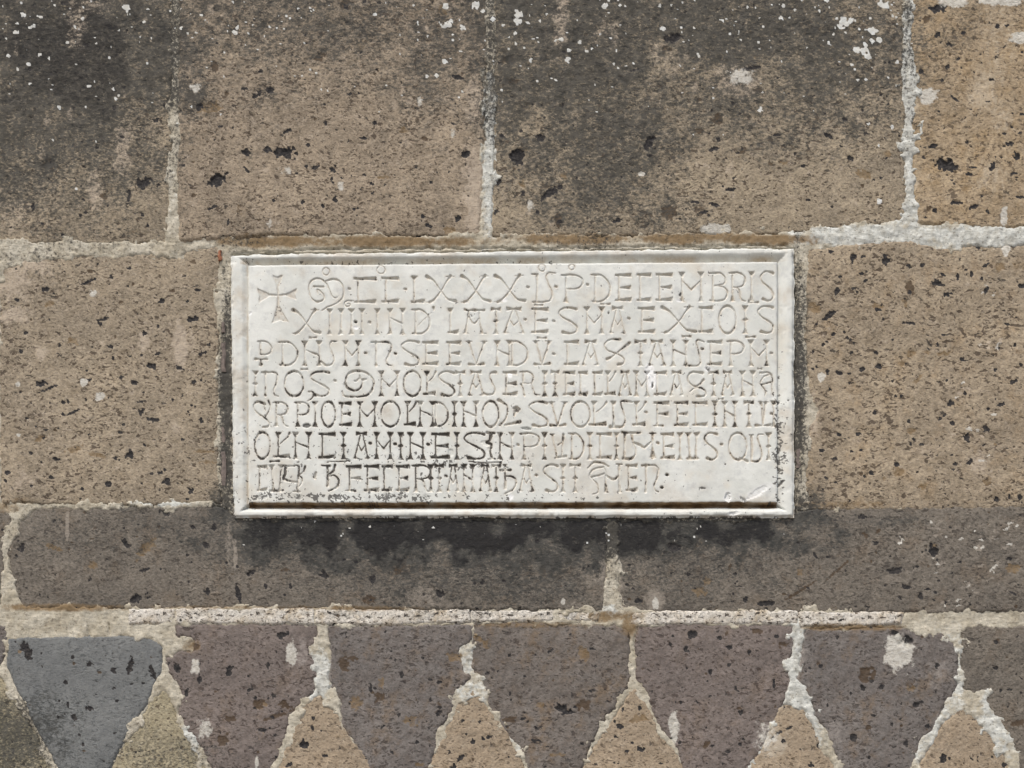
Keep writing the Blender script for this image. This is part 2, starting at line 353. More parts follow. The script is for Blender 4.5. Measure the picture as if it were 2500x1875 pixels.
blobs('pale', [(1162, 480, 36, 130, 0.75), (1160, 250, 26, 70, 0.6), (190, 60, 26, 60, 0.9), (215, 20, 60, 22, 0.7), (300, 370, 26, 70, 0.6), (230, 470, 24, 50, 0.6), (30, 540, 60, 60, 0.45), (1800, 195, 60, 45, 0.6),
  (1370, 45, 22, 70, 0.7), (1490, 80, 50, 45, 0.5), (1640, 150, 60, 60, 0.45), (2430, 100, 60, 190, 0.45), (2400, 230, 50, 60, 0.6), (2410, 430, 50, 45, 0.5), (2440, 280, 40, 60, 0.5),
  (30, 690, 60, 60, 0.6), (40, 770, 50, 25, 0.7), (60, 640, 80, 40, 0.6), (440, 840, 18, 60, 0.8), (350, 835, 14, 34, 0.7), (470, 830, 14, 34, 0.5), (100, 865, 16, 24, 0.7), (420, 1010, 34, 50, 0.4), (430, 1040, 12, 24, 0.6),
  (80, 1010, 60, 40, 0.4), (60, 1180, 40, 30, 0.5), (2400, 680, 46, 34, 0.3), (2370, 950, 60, 34, 0.3),
  (2390, 1130, 34, 34, 0.6), (2270, 1100, 50, 26, 0.4), (2190, 900, 30, 30, 0.3), (1980, 1010, 26, 60, 0.6), (1976, 700, 18, 60, 0.4),
  (165, 1290, 5, 40, 0.9), (560, 1330, 12, 60, 0.55), (575, 1355, 5, 40, 0.8), (130, 1345, 60, 24, 0.35), (240, 1400, 60, 30, 0.3), (90, 1440, 60, 26, 0.3), (1040, 1455, 55, 34, 0.55), (1490, 1380, 30, 110, 0.75), (1600, 1465, 30, 34, 0.7),
  (1990, 1455, 70, 26, 0.35), (1480, 1300, 20, 60, 0.4), (740, 1600, 14, 50, 0.6), (880, 1470, 60, 18, 0.2), (1880, 1810, 40, 50, 0.7), (1960, 1600, 26, 30, 0.5), (2290, 1640, 40, 40, 0.5), (2030, 1790, 26, 34, 0.6), (270, 1610, 8, 40, 0.5)], 0.5, 22, 30)
for i in range(60):
    x = random.uniform(-20, 2200); y = random.uniform(0, 420)
    blobs('pale', [(x, y, random.uniform(4, 13), random.uniform(6, 24), random.uniform(0.3, 0.6))], 0.6, 14, 30 + i % 3)
blobs('white', [(2330, 5, 34, 14, 1.0), (2440, 2, 60, 12, 1.0), (2492, 92, 26, 14, 1.0), (1745, 560, 36, 16, 1.0), (2455, 605, 10, 20, 1.0), (2192, 1595, 34, 40, 1.0), (2450, 530, 9, 24, 1.0), (1805, 190, 34, 22, 0.7), (480, 217, 18, 12, 0.7),
  (1645, 1775, 12, 36, 0.9), (478, 1630, 11, 20, 0.9), (712, 1595, 12, 36, 0.8), (2265, 238, 24, 18, 0.9), (1995, 1295, 10, 8, .0), (60, 560, 60, 24, .3), (628, 1862, 6, 16, 0.8), (1600, 1470, 8, 16, 1.0), (1374, 1470, 6, 9, 1.0),
  (500, 1780, 20, 24, 0.7), (1870, 1800, 30, 40, 0.6), (205, 935, 9, 9, 1.0), (45, 940, 6, 6, 1.0), (245, 970, 12, 10, 0.9), (230, 716, 12, 12, 0.7), (45, 1063, 6, 5, 0.9), (2005, 922, 9, 10, 1.0), (700, 420, 16, 14, 0.6),
  (832, 455, 8, 16, 0.7), (660, 545, 8, 12, 0.6), (1105, 330, 8, 12, 0.6), (1024, 245, 7, 14, 0.7), (1295, 500, 9, 16, 0.7), (1566, 425, 8, 6, 1.0), (1232, 1640, 4, 4, 0)], 0.45, 12, 36)

for (bx, by, br_) in ((2380, 1300, 26), (2285, 1303, 18), (2420, 1385, 20), (2365, 1435, 18), (2440, 1290, 26), (2390, 1340, 20), (2325, 1475, 22), (2290, 1380, 14), (2460, 1330, 18), (2200, 1320, 14), (2400, 690, 30), (2420, 830, 26), (2370, 950, 30), (2380, 1060, 30), (2395, 1130, 22)):
    for i in range(9):
        ell('white' if i % 3 == 0 else 'pale', bx + random.gauss(0, br_ * .7), by + random.gauss(0, br_ * .6), random.uniform(3, 9), random.uniform(2.5, 5.5), random.uniform(-40, 30), 0.0, random.uniform(0.45, 0.85), 1.0, 33 + i % 4)
F['soot'] *= np.where(GV < 600, 1.02, 1.0)
# lichen dots (zoom frames: origin x, origin y, scale)
ZA, ZB, ZC, ZD = (0, 0, .3616), (600, 0, .3616), (1200, 0, .3616), (1800, 0, .3616)
LICHEN = {ZA: [(855, 60, 25), (160, 110, 18), (118, 165, 9), (232, 185, 14), (205, 195, 12), (110, 222, 16), (565, 132, 14), (370, 40, 8), (510, 190, 12), (45, 265, 8), (62, 378, 15), (270, 375, 14), (335, 398, 11),
   (195, 443, 13), (122, 475, 9), (518, 440, 10), (203, 572, 10), (603, 585, 14), (403, 725, 15), (785, 672, 10), (770, 605, 12), (805, 652, 12), (512, 1277, 12), (650, 960, 9), (357, 950, 8), (1605, 190, 18),
   (1588, 232, 18), (1660, 160, 9), (1680, 235, 10), (1226, 198, 12), (1228, 5, 12), (975, 157, 7), (740, 397, 8), (1366, 115, 7), (1575, 25, 8), (1650, 25, 8), (280, 125, 12), (458, 290, 11), (640, 560, 5), (1328, 232, 9), (345, 607, 9)],
 ZB: [(437, 80, 20), (275, 115, 10), (875, 108, 13), (1350, 50, 22), (1355, 175, 28), (1390, 145, 18), (1470, 190, 22), (1555, 45, 28), (1670, 135, 18), (1600, 75, 12), (1398, 240, 8), (1160, 275, 8), (1228, 253, 8),
   (1345, 420, 18), (1222, 520, 10), (1290, 515, 14), (1840, 105, 26), (1835, 150, 20), (1735, 180, 12), (1820, 232, 14), (1825, 305, 14), (1400, 275, 9), (1040, 375, 5), (375, 130, 6), (160, 190, 5), (15, 235, 9), (1160, 155, 7), (1920, 415, 12)],
 ZC: [(765, 45, 24), (790, 8, 12), (870, 47, 10), (1140, 52, 14), (1155, 203, 17), (470, 280, 14), (595, 298, 13), (525, 355, 13), (640, 358, 13), (842, 353, 12), (515, 410, 20), (655, 680, 9), (713, 757, 9), (430, 548, 10),
   (405, 535, 8), (330, 157, 12), (1400, 388, 10), (1800, 295, 8), (372, 108, 10), (432, 285, 9), (680, 338, 9), (1210, 40, 8), (935, 242, 7), (1280, 195, 7), (1365, 195, 7), (1610, 235, 8), (1588, 350, 8), (855, 470, 7), (70, 612, 8), (248, 165, 10), (265, 420, 11), (1725, 55, 8)],
 ZD: [(960, 35, 24), (1005, 40, 30), (725, 165, 34), (760, 155, 28), (690, 185, 20), (710, 135, 18), (910, 215, 26), (865, 350, 30), (880, 385, 22), (860, 315, 20), (800, 345, 22), (960, 275, 20), (905, 285, 16), (295, 130, 14),
   (390, 75, 11), (555, 85, 10), (310, 45, 14), (645, 240, 10), (615, 297, 11), (770, 445, 12), (790, 475, 9), (430, 5, 14), (605, 15, 16), (1045, 860, 14), (885, 840, 14), (950, 985, 15), (960, 1365, 20), (160, 735, 16), (155, 755, 14),
   (1045, 110, 10), (1073, 118, 10), (820, 200, 11), (895, 130, 9), (730, 225, 8), (668, 130, 12), (865, 545, 10), (810, 547, 12), (300, 418, 7), (1078, 425, 12), (1020, 530, 8), (865, 205, 9), (1035, 80, 9)]}
for (ox, oy, z), L in LICHEN.items():
    for (x, y, r) in L:
        ell('lich', ox + x * z, oy + y * z, max(r * z * 0.92, 2.8), max(r * z * 0.84, 2.6), 0, 0, 1, 0.95, 40)
for i in range(260):
    x = random.uniform(-300, 2230); y = min(abs(random.gauss(0, 130)), 480)
    if 700 < x < 1000 and y > 120 and random.random() < .6: continue
    ell('lich', x, y, random.uniform(1.8, 3.4), random.uniform(1.8, 3.2), 0, 0, random.uniform(0.6, 1), 0.6, 41)
for i in range(26):
    x = random.uniform(580, 1940); y = random.uniform(1272, 1330)
    ell('lich', x, y, random.uniform(1.8, 3.6), random.uniform(1.8, 3.2), 0, 0, random.uniform(0.5, 1), 0.6, 41)

# inclusions and cavities: k dark clast, o ochre, b brown
Z5, Z6 = (0, 550, .4219), (1800, 550, .4219)
Y1, Y2, Y3, Y4 = (0, 1200, .407), (600, 1200, .407), (1200, 1200, .407), (1800, 1200, .407)
INC = {
 ZA: 'o1410,735,85,38 k1345,730,28,22 k1470,1225,75,42,-20 k965,1235,48,30,-30 k225,1395,15,28 k870,1340,12,46,10 k1055,815,28,18 k960,1455,18,22 b395,625,40,25 k1670,1040,34,24 k1805,1018,25,18 k1910,1030,48,24 k1435,1410,48,10,-30 b1310,1328,20,14 b1750,1490,14,10 k1655,605,22,12 k1830,620,26,22 k1722,655,18,14 k1755,635,14,18 b1450,455,30,35 k1490,858,18,9,-15 b340,1110,60,45 b700,1330,24,22 k1545,1505,10,22,15 k1850,1362,12,14 k1665,1150,30,10,50',
 ZB: 'k270,1035,68,34 k150,1015,28,20 k170,615,28,22 k1490,1045,32,25,-20 k875,835,18,16 k540,835,16,14 k475,1135,35,14,-15 b1210,942,35,14 k280,890,38,13,-20 k520,1395,18,16 k1430,1475,20,20 o1370,1555,45,28 k1175,1605,36,14 b500,390,42,32 b680,20,45,42 k680,55,18,16 k795,940,26,11 k585,1150,26,14,35 k605,1350,20,26 k850,1245,18,14 k1430,525,38,14,10 k1000,968,0,0 o1070,885,36,22 k1235,1525,26,12,20 k410,1130,12,14 k420,990,16,14 k700,640,16,12 k580,1215,10,16 k385,1370,14,14 b1145,430,8,60 o1900,720,34,26 o930,1200,50,14 o1320,70,35,45 k1700,1230,18,18 k1690,1430,16,20',
 ZC: 'k185,1060,52,46 o215,1020,34,22 k1060,970,62,26,-52 k390,1310,88,20,-32 k1230,265,66,32 b440,1495,34,40 k455,1500,22,14 k850,1490,34,14,-15 k330,930,28,24 k1500,1010,34,15,-15 k1610,1285,34,13,-10 k1505,1385,40,14,10 b1395,890,50,18,20 k1750,468,72,9,-8 b1200,1435,68,38 o490,1190,28,22 b1400,680,22,16 b1520,810,40,38 k200,890,18,9 b365,1260,28,16 k215,1300,16,9 b135,560,70,20 k955,485,30,9,-15 b125,420,50,36 o210,1245,26,30 k1530,945,18,16 b1690,1030,20,16 k1070,1055,18,10 k1020,1175,26,16 k1375,1368,32,9 k1435,1435,30,10,-10 b1180,340,36,30 k1920,915,20,10 k55,1225,18,16 b1790,615,35,16 b1880,1110,18,16',
 ZD: 'k1410,1115,70,44 k1450,1130,40,18,20 k1720,1130,18,50,15 k1310,995,45,18,-15 k1890,1050,28,32,30 k1345,60,68,24,-10 k1470,1375,50,13 k1590,1400,34,16,-15 o850,1175,72,28,15 k615,920,34,15,10 k765,1070,24,20 k1430,300,18,24 k1755,180,16,20 k1350,240,28,16,-20 k1840,975,30,15 k1490,400,16,10,-30 k1525,225,18,12,-40 k1380,545,14,10 k1465,670,34,9,35 k1245,488,20,18 k1920,775,24,9 k1690,690,16,9 k1715,540,20,9 k1560,1180,22,11 k1590,1135,28,8 k1855,1180,20,10,-40 k1800,905,20,9 k1330,1430,16,11 b1290,1415,18,18 k865,905,20,9 k440,1125,24,12,-20 k700,990,14,12 o310,1100,38,18 o1010,1040,28,22 k1900,1335,36,10 k1820,175,16,9 k475,1352,18,10 k265,915,24,10 b1280,135,40,26 k1420,455,14,18 k1355,755,18,10 k90,468,70,10,-8 k1460,1245,14,9 o1530,1275,28,16 k1910,900,20,8,-20',
 Z5: 'k880,820,28,24 k1120,540,40,16 k935,440,18,14,-30 k262,373,22,14 k240,920,28,20 k290,945,72,7,-22 k890,1125,45,11,5 k755,1330,30,17,-10 k630,1500,22,16 k965,1483,26,15,-25 k1100,1530,15,22,-20 k1040,825,25,11,20 k750,250,17,11 k640,297,11,12 k510,330,55,8,-22 k150,628,15,14 o275,455,30,22 k420,1085,44,7,-25 k330,1355,22,10 k780,915,25,13,15 k815,1080,16,22,10 k835,630,18,14 k915,590,12,11 k1165,745,18,11,-20 k1120,908,11,14,40 k640,705,18,11 k820,755,14,11 k915,745,18,9,-20 k1145,375,20,9 k1085,440,12,8 k1210,690,12,9 k125,735,18,11 k395,1020,11,11 k365,1025,14,8 k365,1095,14,9 k265,1185,18,8 k670,1350,15,11 k880,1440,14,8 k930,1435,14,8,-20 k955,1415,11,9 k705,880,12,9 k520,895,14,9 k600,545,35,9,-15 k580,570,14,11 k700,1200,16,8 k1060,1240,18,8 k1000,1010,12,9 k820,1022,28,7,-12 k1190,735,9,9 k45,1435,18,12 k300,1462,16,9 k475,1530,11,10 o420,670,34,22 o240,1235,40,16,-20 o430,1300,60,20,-15 o560,1330,60,14,15 o1180,1310,60,12 o1200,1370,45,10 k715,1155,11,9 b700,450,18,14 b520,270,18,11 b1000,380,18,12 b1120,210,22,14 k1085,1585,12,8 k655,770,10,10 k100,430,14,11 k1165,1130,10,18 k920,1430,10,8',
 Z6: 'k665,185,26,18,-35 k858,215,22,20 b1000,370,27,36 k995,390,12,16 o805,475,32,22 k815,492,22,12 k535,520,42,18,-42 k1160,340,30,20 k575,385,14,26,20 k1000,570,30,11 k720,835,18,14,-25 k822,820,18,16 k585,858,20,12 k1228,1035,20,24 k700,1210,25,11 k1600,905,24,13,-30 k1645,355,22,15,15 k1335,1230,22,22,-30 k1435,1180,20,18 k770,1435,16,18 k925,1385,16,14 k1520,1040,30,11,-15 k1395,125,18,13 k1560,575,14,10 k1440,380,14,22,20 k1210,405,18,12 k595,300,12,10 k720,285,14,8 k740,325,14,9,-30 k670,370,14,9 k690,390,10,8 k1070,235,14,10 k985,238,14,8 k540,155,14,9 k460,575,9,9 k1300,780,14,14 k1025,960,0,0 k540,955,14,9,30 k645,862,14,8 k655,915,14,7 k520,850,12,18 k435,835,14,7 k460,825,8,8 k915,990,10,8 k945,990,10,9 k795,1085,10,18,20 k990,1135,14,9 k1245,1150,14,12 k1315,975,14,11 k1020,1240,12,10 k1000,1268,10,12 k1065,1270,14,7 k585,1215,18,12 k490,1305,16,10 k560,1355,20,7 k510,1465,12,9 k570,1490,11,10 k495,1530,9,9 k1340,1375,22,14,-50 k1260,1385,16,9 k1570,1570,10,14 k1635,1575,14,14 k1500,1590,14,14 k1190,635,14,9 k1490,840,11,10 k1640,810,13,10 k800,740,10,14 k660,740,14,8,-30 k615,625,10,9 k635,655,9,9 k495,695,10,10 k515,680,9,8 k735,1455,9,9 o965,445,18,22 o1040,900,40,18,-35 o1005,745,26,26 o1095,740,26,14 o1185,745,40,16 o1005,1190,26,20 o930,1425,30,30 o440,480,45,30 o945,805,20,18 o1515,245,26,32 o1450,1490,28,22 o1070,1510,30,18 o1490,1270,12,14 o850,1470,18,14 k1590,115,18,14 k1440,230,22,12,-20 k1190,290,22,9,20 k1355,285,9,18 k1275,300,9,22',
 Y1: 'k990,125,25,20 o870,345,82,26,-42 o565,440,30,24 k1280,215,18,22 k1235,325,16,18 k1430,610,14,50,-15 k1245,600,20,18 k170,955,34,58,-20 o125,960,14,14 k785,1040,18,44,15 k915,1075,18,42,-25 k680,1075,18,15 k538,1040,14,18 k445,1355,14,22,-20 k540,1305,24,16,15 k1065,1065,20,36,-15 k1375,1075,16,34,25 k1200,1130,13,28 o1560,1275,38,28 b1345,1490,35,40 k1695,870,20,28,30 o320,335,62,16,22 k440,995,12,14 k395,1145,12,20 k410,1280,8,20 k600,1130,0,0 k250,970,8,10 k860,1150,10,8 k1120,1210,14,30 b1160,930,34,22 k1580,1435,22,11 k1110,1550,0,0 b1390,1365,40,18 k1155,215,18,12 k760,310,26,20,45 k815,640,24,30,20 k130,335,20,22 k870,470,30,10,-20 k700,1255,12,8 k350,1355,8,12 k500,1520,9,11 k300,1480,0,0 k950,1195,12,9 k1240,1245,0,0 k1610,1045,10,24 k1640,1225,14,16 k1500,1190,20,9,-20 b1650,1350,70,14,-20',
 Y2: 'b745,365,30,36 k755,375,14,16 b925,455,60,34,-30 k470,505,34,22,40 k765,530,18,30,-20 b740,650,34,28 k1165,610,25,22 k935,1098,12,22 o820,1150,22,34,10 b590,1035,34,38 b75,1275,40,28 b235,1280,40,28 k225,865,36,20,-32 k350,1525,24,32,-20 k1155,1335,14,25,20 k1360,1500,15,20 k260,1640,28,14,-25 k1250,1650,22,16 k880,1565,10,12 o670,1270,45,40 o990,1380,48,28,20 k120,570,14,16 k270,570,9,20 k660,425,14,8 k400,1420,10,20,-20 k405,1360,9,12 k1420,545,12,18 k750,1180,10,26 k1110,1255,9,14 k1460,1475,22,9,-25 k1290,1600,12,28,40 k1425,1480,10,12 k475,1585,18,10 k100,1430,26,14 k1000,900,0,0 b300,1300,40,10,-30 o1250,1000,45,30 o1040,1640,30,16 k820,1415,16,8,-40 k1105,1130,14,9 k1580,1215,9,14 k705,1400,0,0 k920,1340,10,12 k160,1355,14,11 k170,1230,10,12 b800,1230,35,30 b640,1000,30,16 k1375,555,9,14 k1290,445,0,0 k1300,1375,16,8 o1420,900,60,26,35 b240,470,30,14 k30,490,26,18',
 Y3: 'k435,1305,48,30,22 b540,1280,52,38 k1090,335,40,24,15 b1430,450,10,22,20 k1650,670,52,13 k1205,860,22,28,20 k1165,940,18,20 k1310,1083,16,20 k1545,965,13,18 k1090,1485,18,16 k895,1545,28,14,15 k880,655,24,14 o550,965,34,44 k1430,935,25,13,10 k1365,880,16,12 k1070,915,12,14 k605,945,24,10,15 k605,1198,18,8 k265,1495,30,8 k110,1215,10,14 k815,560,11,11 k1460,495,12,11 k1520,650,11,18 k350,960,14,11 k1170,1062,8,9 k1425,1040,14,12 k890,1300,14,16 k770,1410,22,14 k785,1305,9,16 k810,1560,14,10 k1500,1320,14,11 k1465,1180,9,14 k1135,1270,7,18 k1695,1150,8,30 k1710,870,14,12 k845,1510,14,9,20 o880,1370,60,26 o290,1280,30,20 b1290,1520,22,18 b840,850,24,45 k835,880,14,20 b1410,850,12,18,20 k720,1540,0,0 o1300,540,26,30 o1240,600,60,26 k1485,570,24,6 k990,1000,0,0 k190,1365,30,7,-12 b110,1370,40,24 o400,1580,60,12 b310,470,20,26',
 Y4: 'k1175,360,30,38 o1180,325,24,14 k945,472,48,18,-8 b770,265,22,16 k175,672,48,13,-5 k1000,905,72,32 b1000,895,40,22 k1075,1280,32,16,-30 k690,1478,30,22 b770,1090,44,58 k750,1170,18,18 k805,1140,16,10 k1235,1600,34,24 k1145,1410,18,14 k490,1520,22,28 k940,850,30,14 k1010,575,30,11 k1095,630,18,16,40 o375,490,18,16 k1070,455,18,8,-20 k1140,590,18,7 k1185,610,12,10 k745,155,26,14 k465,385,8,22,-30 k545,395,9,9 k825,310,20,16,-40 k50,645,10,14 b280,915,32,26 b70,965,14,18 k215,1150,8,18 k600,875,12,10 k235,865,12,12 k880,875,0,0 k1630,405,22,11 o1655,460,45,30 k1645,610,30,7,30 k860,1175,16,14 k815,1345,16,12 k680,1215,8,12 k1010,1510,16,20,-30 k925,1400,9,11 k540,1285,8,10 k310,1420,20,10,-20 k245,1450,22,8,-20 k210,1480,12,11 k275,1500,14,11 k440,1645,20,14 k1600,1640,18,14 b840,240,24,10,-40 b610,465,120,8,-42 b370,600,130,9,-32 o1050,1185,34,18 b785,1415,18,18 k1195,1045,18,14 k1550,1060,14,14 k1580,1195,9,11 k1550,905,12,12 k1630,1190,14,9 b1690,1390,60,20 k1020,880,0,0 k500,1050,14,14 k90,840,0,0 k20,1325,14,14 k760,1150,0,0 b120,840,34,18',
}
FIELD = {'k': 'clast', 'o': 'ochre', 'b': 'brown'}
for (ox, oy, z), txt in INC.items():
    for it in txt.split():
        p = [float(q) for q in it[1:].split(',')] + [0]
        if p[2] <= 0: continue
        a, b = max(p[2] * z, 2.4), max(p[3] * z, 2.2)
        deep = min(a, b) * S * (0.30 if it[0] == 'k' else 0.12)
        ell(FIELD[it[0]], ox + p[0] * z, oy + p[1] * z, a, b, p[4], deep, 1.0 if it[0] == 'k' else 0.75, 0.6, 45 + int(p[0]) % 6)
# the uncounted smaller inclusions
for i in range(2600):
    x = random.uniform(-1200, 3700) if i % 5 == 0 else random.uniform(-20, 2520)
    y = random.uniform(-1100, 4500) if i % 5 == 0 else random.uniform(-20, 1890)
    a = random.choice((2.2, 2.6, 3.0, 3.4, 4.2)) * random.uniform(0.8, 1.5); b = a * random.uniform(0.4, 0.9)
    ell('clast' if random.random() < 0.8 else 'brown', x, y, a, max(b, 1.7), random.gauss(-12, 25), 0.0012, random.uniform(0.55, 1.0), 0.5, 50 + i % 5)
for i in range(150):
    x = random.uniform(-20, 2520); y = random.uniform(-20, 1890)
    ell(random.choice(('ochre', 'brown', 'pale', 'pale')), x, y, random.uniform(8, 22), random.uniform(5, 13), random.gauss(-10, 30), 0.0, random.uniform(0.2, 0.5), 0.8, 55 + i % 5)

# ------------------------------------------------------------------ stones: outline, material, face offset (mm), edge wear, label
R = lambda a, b, c, d: [(a, b), (c, b), (c, d), (a, d)]
STONES = [
 # ashlar course above the plaque
 ([(-420, -30), (412, -30), (413, 200), (408, 420), (401, 585), (250, 588), (60, 588), (-420, 592)], 'brown', 1.2, 'brown block blackened by crust and dotted with white lichen'),
 ([(446, -30), (1180, -30), (1184, 130), (1176, 250), (1172, 420), (1166, 566), (900, 570), (700, 566), (560, 575), (441, 584), (442, 400), (446, 200)], 'brown3', 2.4, None),
 ([(1213, -30), (2196, -30), (2198, 180), (2202, 300), (2206, 420), (2204, 535), (2080, 545), (1960, 563), (1700, 566), (1450, 569), (1207, 571), (1213, 400), (1220, 250)], 'brown', 1.4, None),
 ([(2228, -30), (2950, -30), (2950, 540), (2480, 548), (2330, 545), (2245, 540), (2236, 400), (2234, 300), (2240, 220), (2232, 100)], 'tan', 1.8, 'ochre tan block at the end of the upper course'),
 # course beside the plaque
 ([(8, 660), (110, 635), (240, 632), (330, 628), (450, 634), (460, 612), (525, 607), (530, 640), (526, 760), (530, 900), (527, 1100), (531, 1222), (330, 1226), (120, 1228), (10, 1220), (4, 1000), (6, 800)], 'brown4', 0.8, None),
 ([(1974, 614), (2095, 602), (2222, 593), (2294, 612), (2433, 606), (2540, 600), (2900, 605), (2900, 1236), (2300, 1238), (1978, 1239), (1974, 1141), (1986, 1040), (2006, 1000), (1985, 960), (1972, 830), (1974, 700)], 'brown2', 1.9, None),
 # dark course under the plaque
 ([(96, 1246), (300, 1243), (540, 1242), (570, 1268), (1000, 1278), (1478, 1276), (1474, 1380), (1468, 1484), (900, 1482), (400, 1480), (62, 1480), (40, 1440), (30, 1392), (24, 1340), (44, 1290)], 'grey', 0.8, 'long dark grey block stained black under the plaque'),
 ([(1512, 1276), (1900, 1274), (1990, 1244), (2400, 1243), (2980, 1244), (2980, 1490), (2200, 1489), (1800, 1488), (1524, 1487), (1516, 1440), (1524, 1400), (1506, 1330)], 'grey', 1.2, None),
 ([(-700, 1248), (14, 1250), (24, 1270), (10, 1290), (-6, 1480), (-700, 1482)], 'grey', 0.6, None),
 # thin pale band
 (R(316, 1488, 425, 1521), 'band', 1.6, None), (R(430, 1487, 766, 1522), 'band', 1.8, None), ([(771, 1489), (1148, 1491), (1148, 1518), (960, 1524), (771, 1523)], 'band', 1.4, None),
 ([(1153, 1492), (1462, 1493), (1460, 1514), (1153, 1517)], 'band', 1.0, None), ([(1541, 1494), (1944, 1492), (1944, 1521), (1541, 1525)], 'band', 1.6, None), ([(1950, 1494), (2206, 1496), (2196, 1522), (2150, 1526), (1950, 1530)], 'band', 1.6, None),
 # row of tapering blocks
 ([(-370, 1538), (2, 1534), (12, 1546), (4, 1600), (-30, 1670), (-190, 1985)], 'slate', 1.0, None),
 ([(20, 1562), (53, 1558), (200, 1556), (354, 1554), (383, 1566), (394, 1583), (396, 1637), (378, 1666), (358, 1717), (321, 1772), (269, 1871), (206, 1990), (142, 1872), (81, 1757), (37, 1668), (20, 1631)], 'basalt', 2.2, 'smooth blue-grey basalt block tapering downwards'),
 ([(436, 1532), (600, 1530), (768, 1530), (768, 1560), (752, 1590), (762, 1627), (762, 1684), (748, 1700), (702, 1745), (694, 1790), (677, 1839), (658, 1875), (588, 1990), (513, 1862), (486, 1812), (456, 1770), (442, 1733), (449, 1709), (442, 1668), (415, 1640), (412, 1611), (440, 1600), (470, 1596), (486, 1560), (440, 1550)], 'purple', 1.6, None),
 ([(804, 1536), (960, 1532), (1146, 1530), (1144, 1560), (1120, 1585), (1128, 1640), (1146, 1655), (1113, 1684), (1099, 1729), (1070, 1778), (1044, 1867), (972, 1990), (901, 1869), (865, 1802), (838, 1770), (836, 1715), (812, 1680), (806, 1640), (812, 1607), (808, 1560)], 'slate', 1.7, None),
 ([(1158, 1526), (1330, 1523), (1500, 1530), (1528, 1545), (1532, 1600), (1530, 1676), (1509, 1700), (1487, 1735), (1458, 1776), (1428, 1843), (1416, 1875), (1352, 1990), (1288, 1872), (1276, 1823), (1235, 1784), (1200, 1731), (1180, 1672), (1160, 1646), (1156, 1560)], 'slate2', 1.0, None),
 ([(1560, 1531), (1750, 1529), (1932, 1529), (1926, 1607), (1932, 1650), (1906, 1713), (1881, 1766), (1834, 1856), (1758, 1990), (1676, 1872), (1646, 1812), (1611, 1762), (1591, 1709), (1576, 1676), (1556, 1654), (1556, 1560)], 'purple', 1.6, None),
 ([(1966, 1544), (2080, 1540), (2199, 1538), (2222, 1552), (2300, 1550), (2326, 1578), (2335, 1610), (2330, 1680), (2290, 1733), (2276, 1778), (2242, 1808), (2224, 1875), (2140, 1990), (2060, 1872), (2046, 1835), (2024, 1784), (1996, 1739), (1976, 1680), (1946, 1654), (1958, 1619), (1966, 1583)], 'slate', 1.5, 'dark slate-coloured tapering block with a white lime patch'),
 ([(2354, 1532), (2450, 1534), (2740, 1532), (2740, 1660), (2570, 1990), (2494, 1875), (2480, 1812), (2451, 1772), (2420, 1727), (2408, 1692), (2356, 1678), (2352, 1623)], 'grey', 1.1, None),
 # tan triangles between them
 ([(-12, 1650), (6, 1668), (70, 1775), (124, 1875), (186, 1990), (-170, 1990)], 'straw', 0.6, 'straw-coloured triangle darkened by black crust'),
 ([(398, 1690), (420, 1736), (464, 1812), (496, 1873), (560, 1990), (222, 1990), (288, 1852), (366, 1727)], 'straw', 0.9, 'pale straw triangle beside the basalt block'),
 ([(776, 1704), (812, 1741), (844, 1792), (885, 1849), (901, 1877), (955, 1990), (604, 1990), (682, 1872), (716, 1806), (742, 1727)], 'rose', 1.3, None),
 ([(1158, 1692), (1200, 1743), (1232, 1788), (1264, 1853), (1336, 1990), (990, 1990), (1052, 1872), (1088, 1792), (1124, 1716)], 'rose', 1.2, None),
 ([(1546, 1688), (1585, 1743), (1605, 1792), (1645, 1841), (1742, 1990), (1370, 1990), (1438, 1861), (1485, 1784), (1526, 1723)], 'rose', 1.2, None),
 ([(1934, 1727), (1962, 1739), (1982, 1784), (2002, 1829), (2034, 1875), (2124, 1990), (1776, 1990), (1838, 1872), (1874, 1804), (1902, 1733)], 'rose', 1.3, None),
 ([(2352, 1730), (2400, 1776), (2430, 1812), (2462, 1875), (2550, 1990), (2158, 1990), (2250, 1872), (2276, 1831), (2312, 1764)], 'rose', 1.0, None),
]
# the wall goes on beyond the picture: neighbours of the same courses
def course(v0, v1, u0, u1, gap0=None, wmin=560, wmax=900, mats=('brown', 'brown', 'tan')):
    u = u0
    while u < u1 - 60:
        w = random.uniform(wmin, wmax); e = min(u + w, u1)
        if gap0 is None or e < gap0[0] or u > gap0[1]:
            STONES.append((R(u + 9, v0 + 9, e - 9, v1 - 9), random.choice(mats), random.uniform(0.5, 1.8), None))
        u = e
for v0, v1 in ((-1170, -640), (-640, -45)): course(v0, v1, -1240, 3740)
for u0, u1 in ((-1240, -430), (2960, 3740)): course(-40, 598, u0, u1)
for u0, u1 in ((-1240, -2), (2908, 3740)): course(600, 1236, u0, u1)
for u0, u1 in ((-1240, -706), (2988, 3740)): course(1240, 1490, u0, u1, None, 800, 1100, ('grey',))
for k in range(1, 4):
    x = -190 - 385 * k
    STONES.append(([(x - 180, 1538), (x + 175, 1538), (x + 160, 1660), (x, 1985), (x - 165, 1660)], random.choice(('slate', 'purple')), 1.2, None))
    STONES.append(([(x + 192, 1680), (x + 360, 1990), (x + 26, 1990)], 'rose', 1.0, None))
for k in range(1, 4):
    x = 2570 + 385 * k
    if x + 180 < 3760: STONES.append(([(x - 180, 1538), (x + 175, 1538), (x + 160, 1660), (x, 1985), (x - 165, 1660)], random.choice(('slate', 'purple')), 1.2, None))
    STONES.append(([(x - 192, 1680), (x - 26, 1990), (x - 360, 1990)], 'rose', 1.0, None))
v = 2000
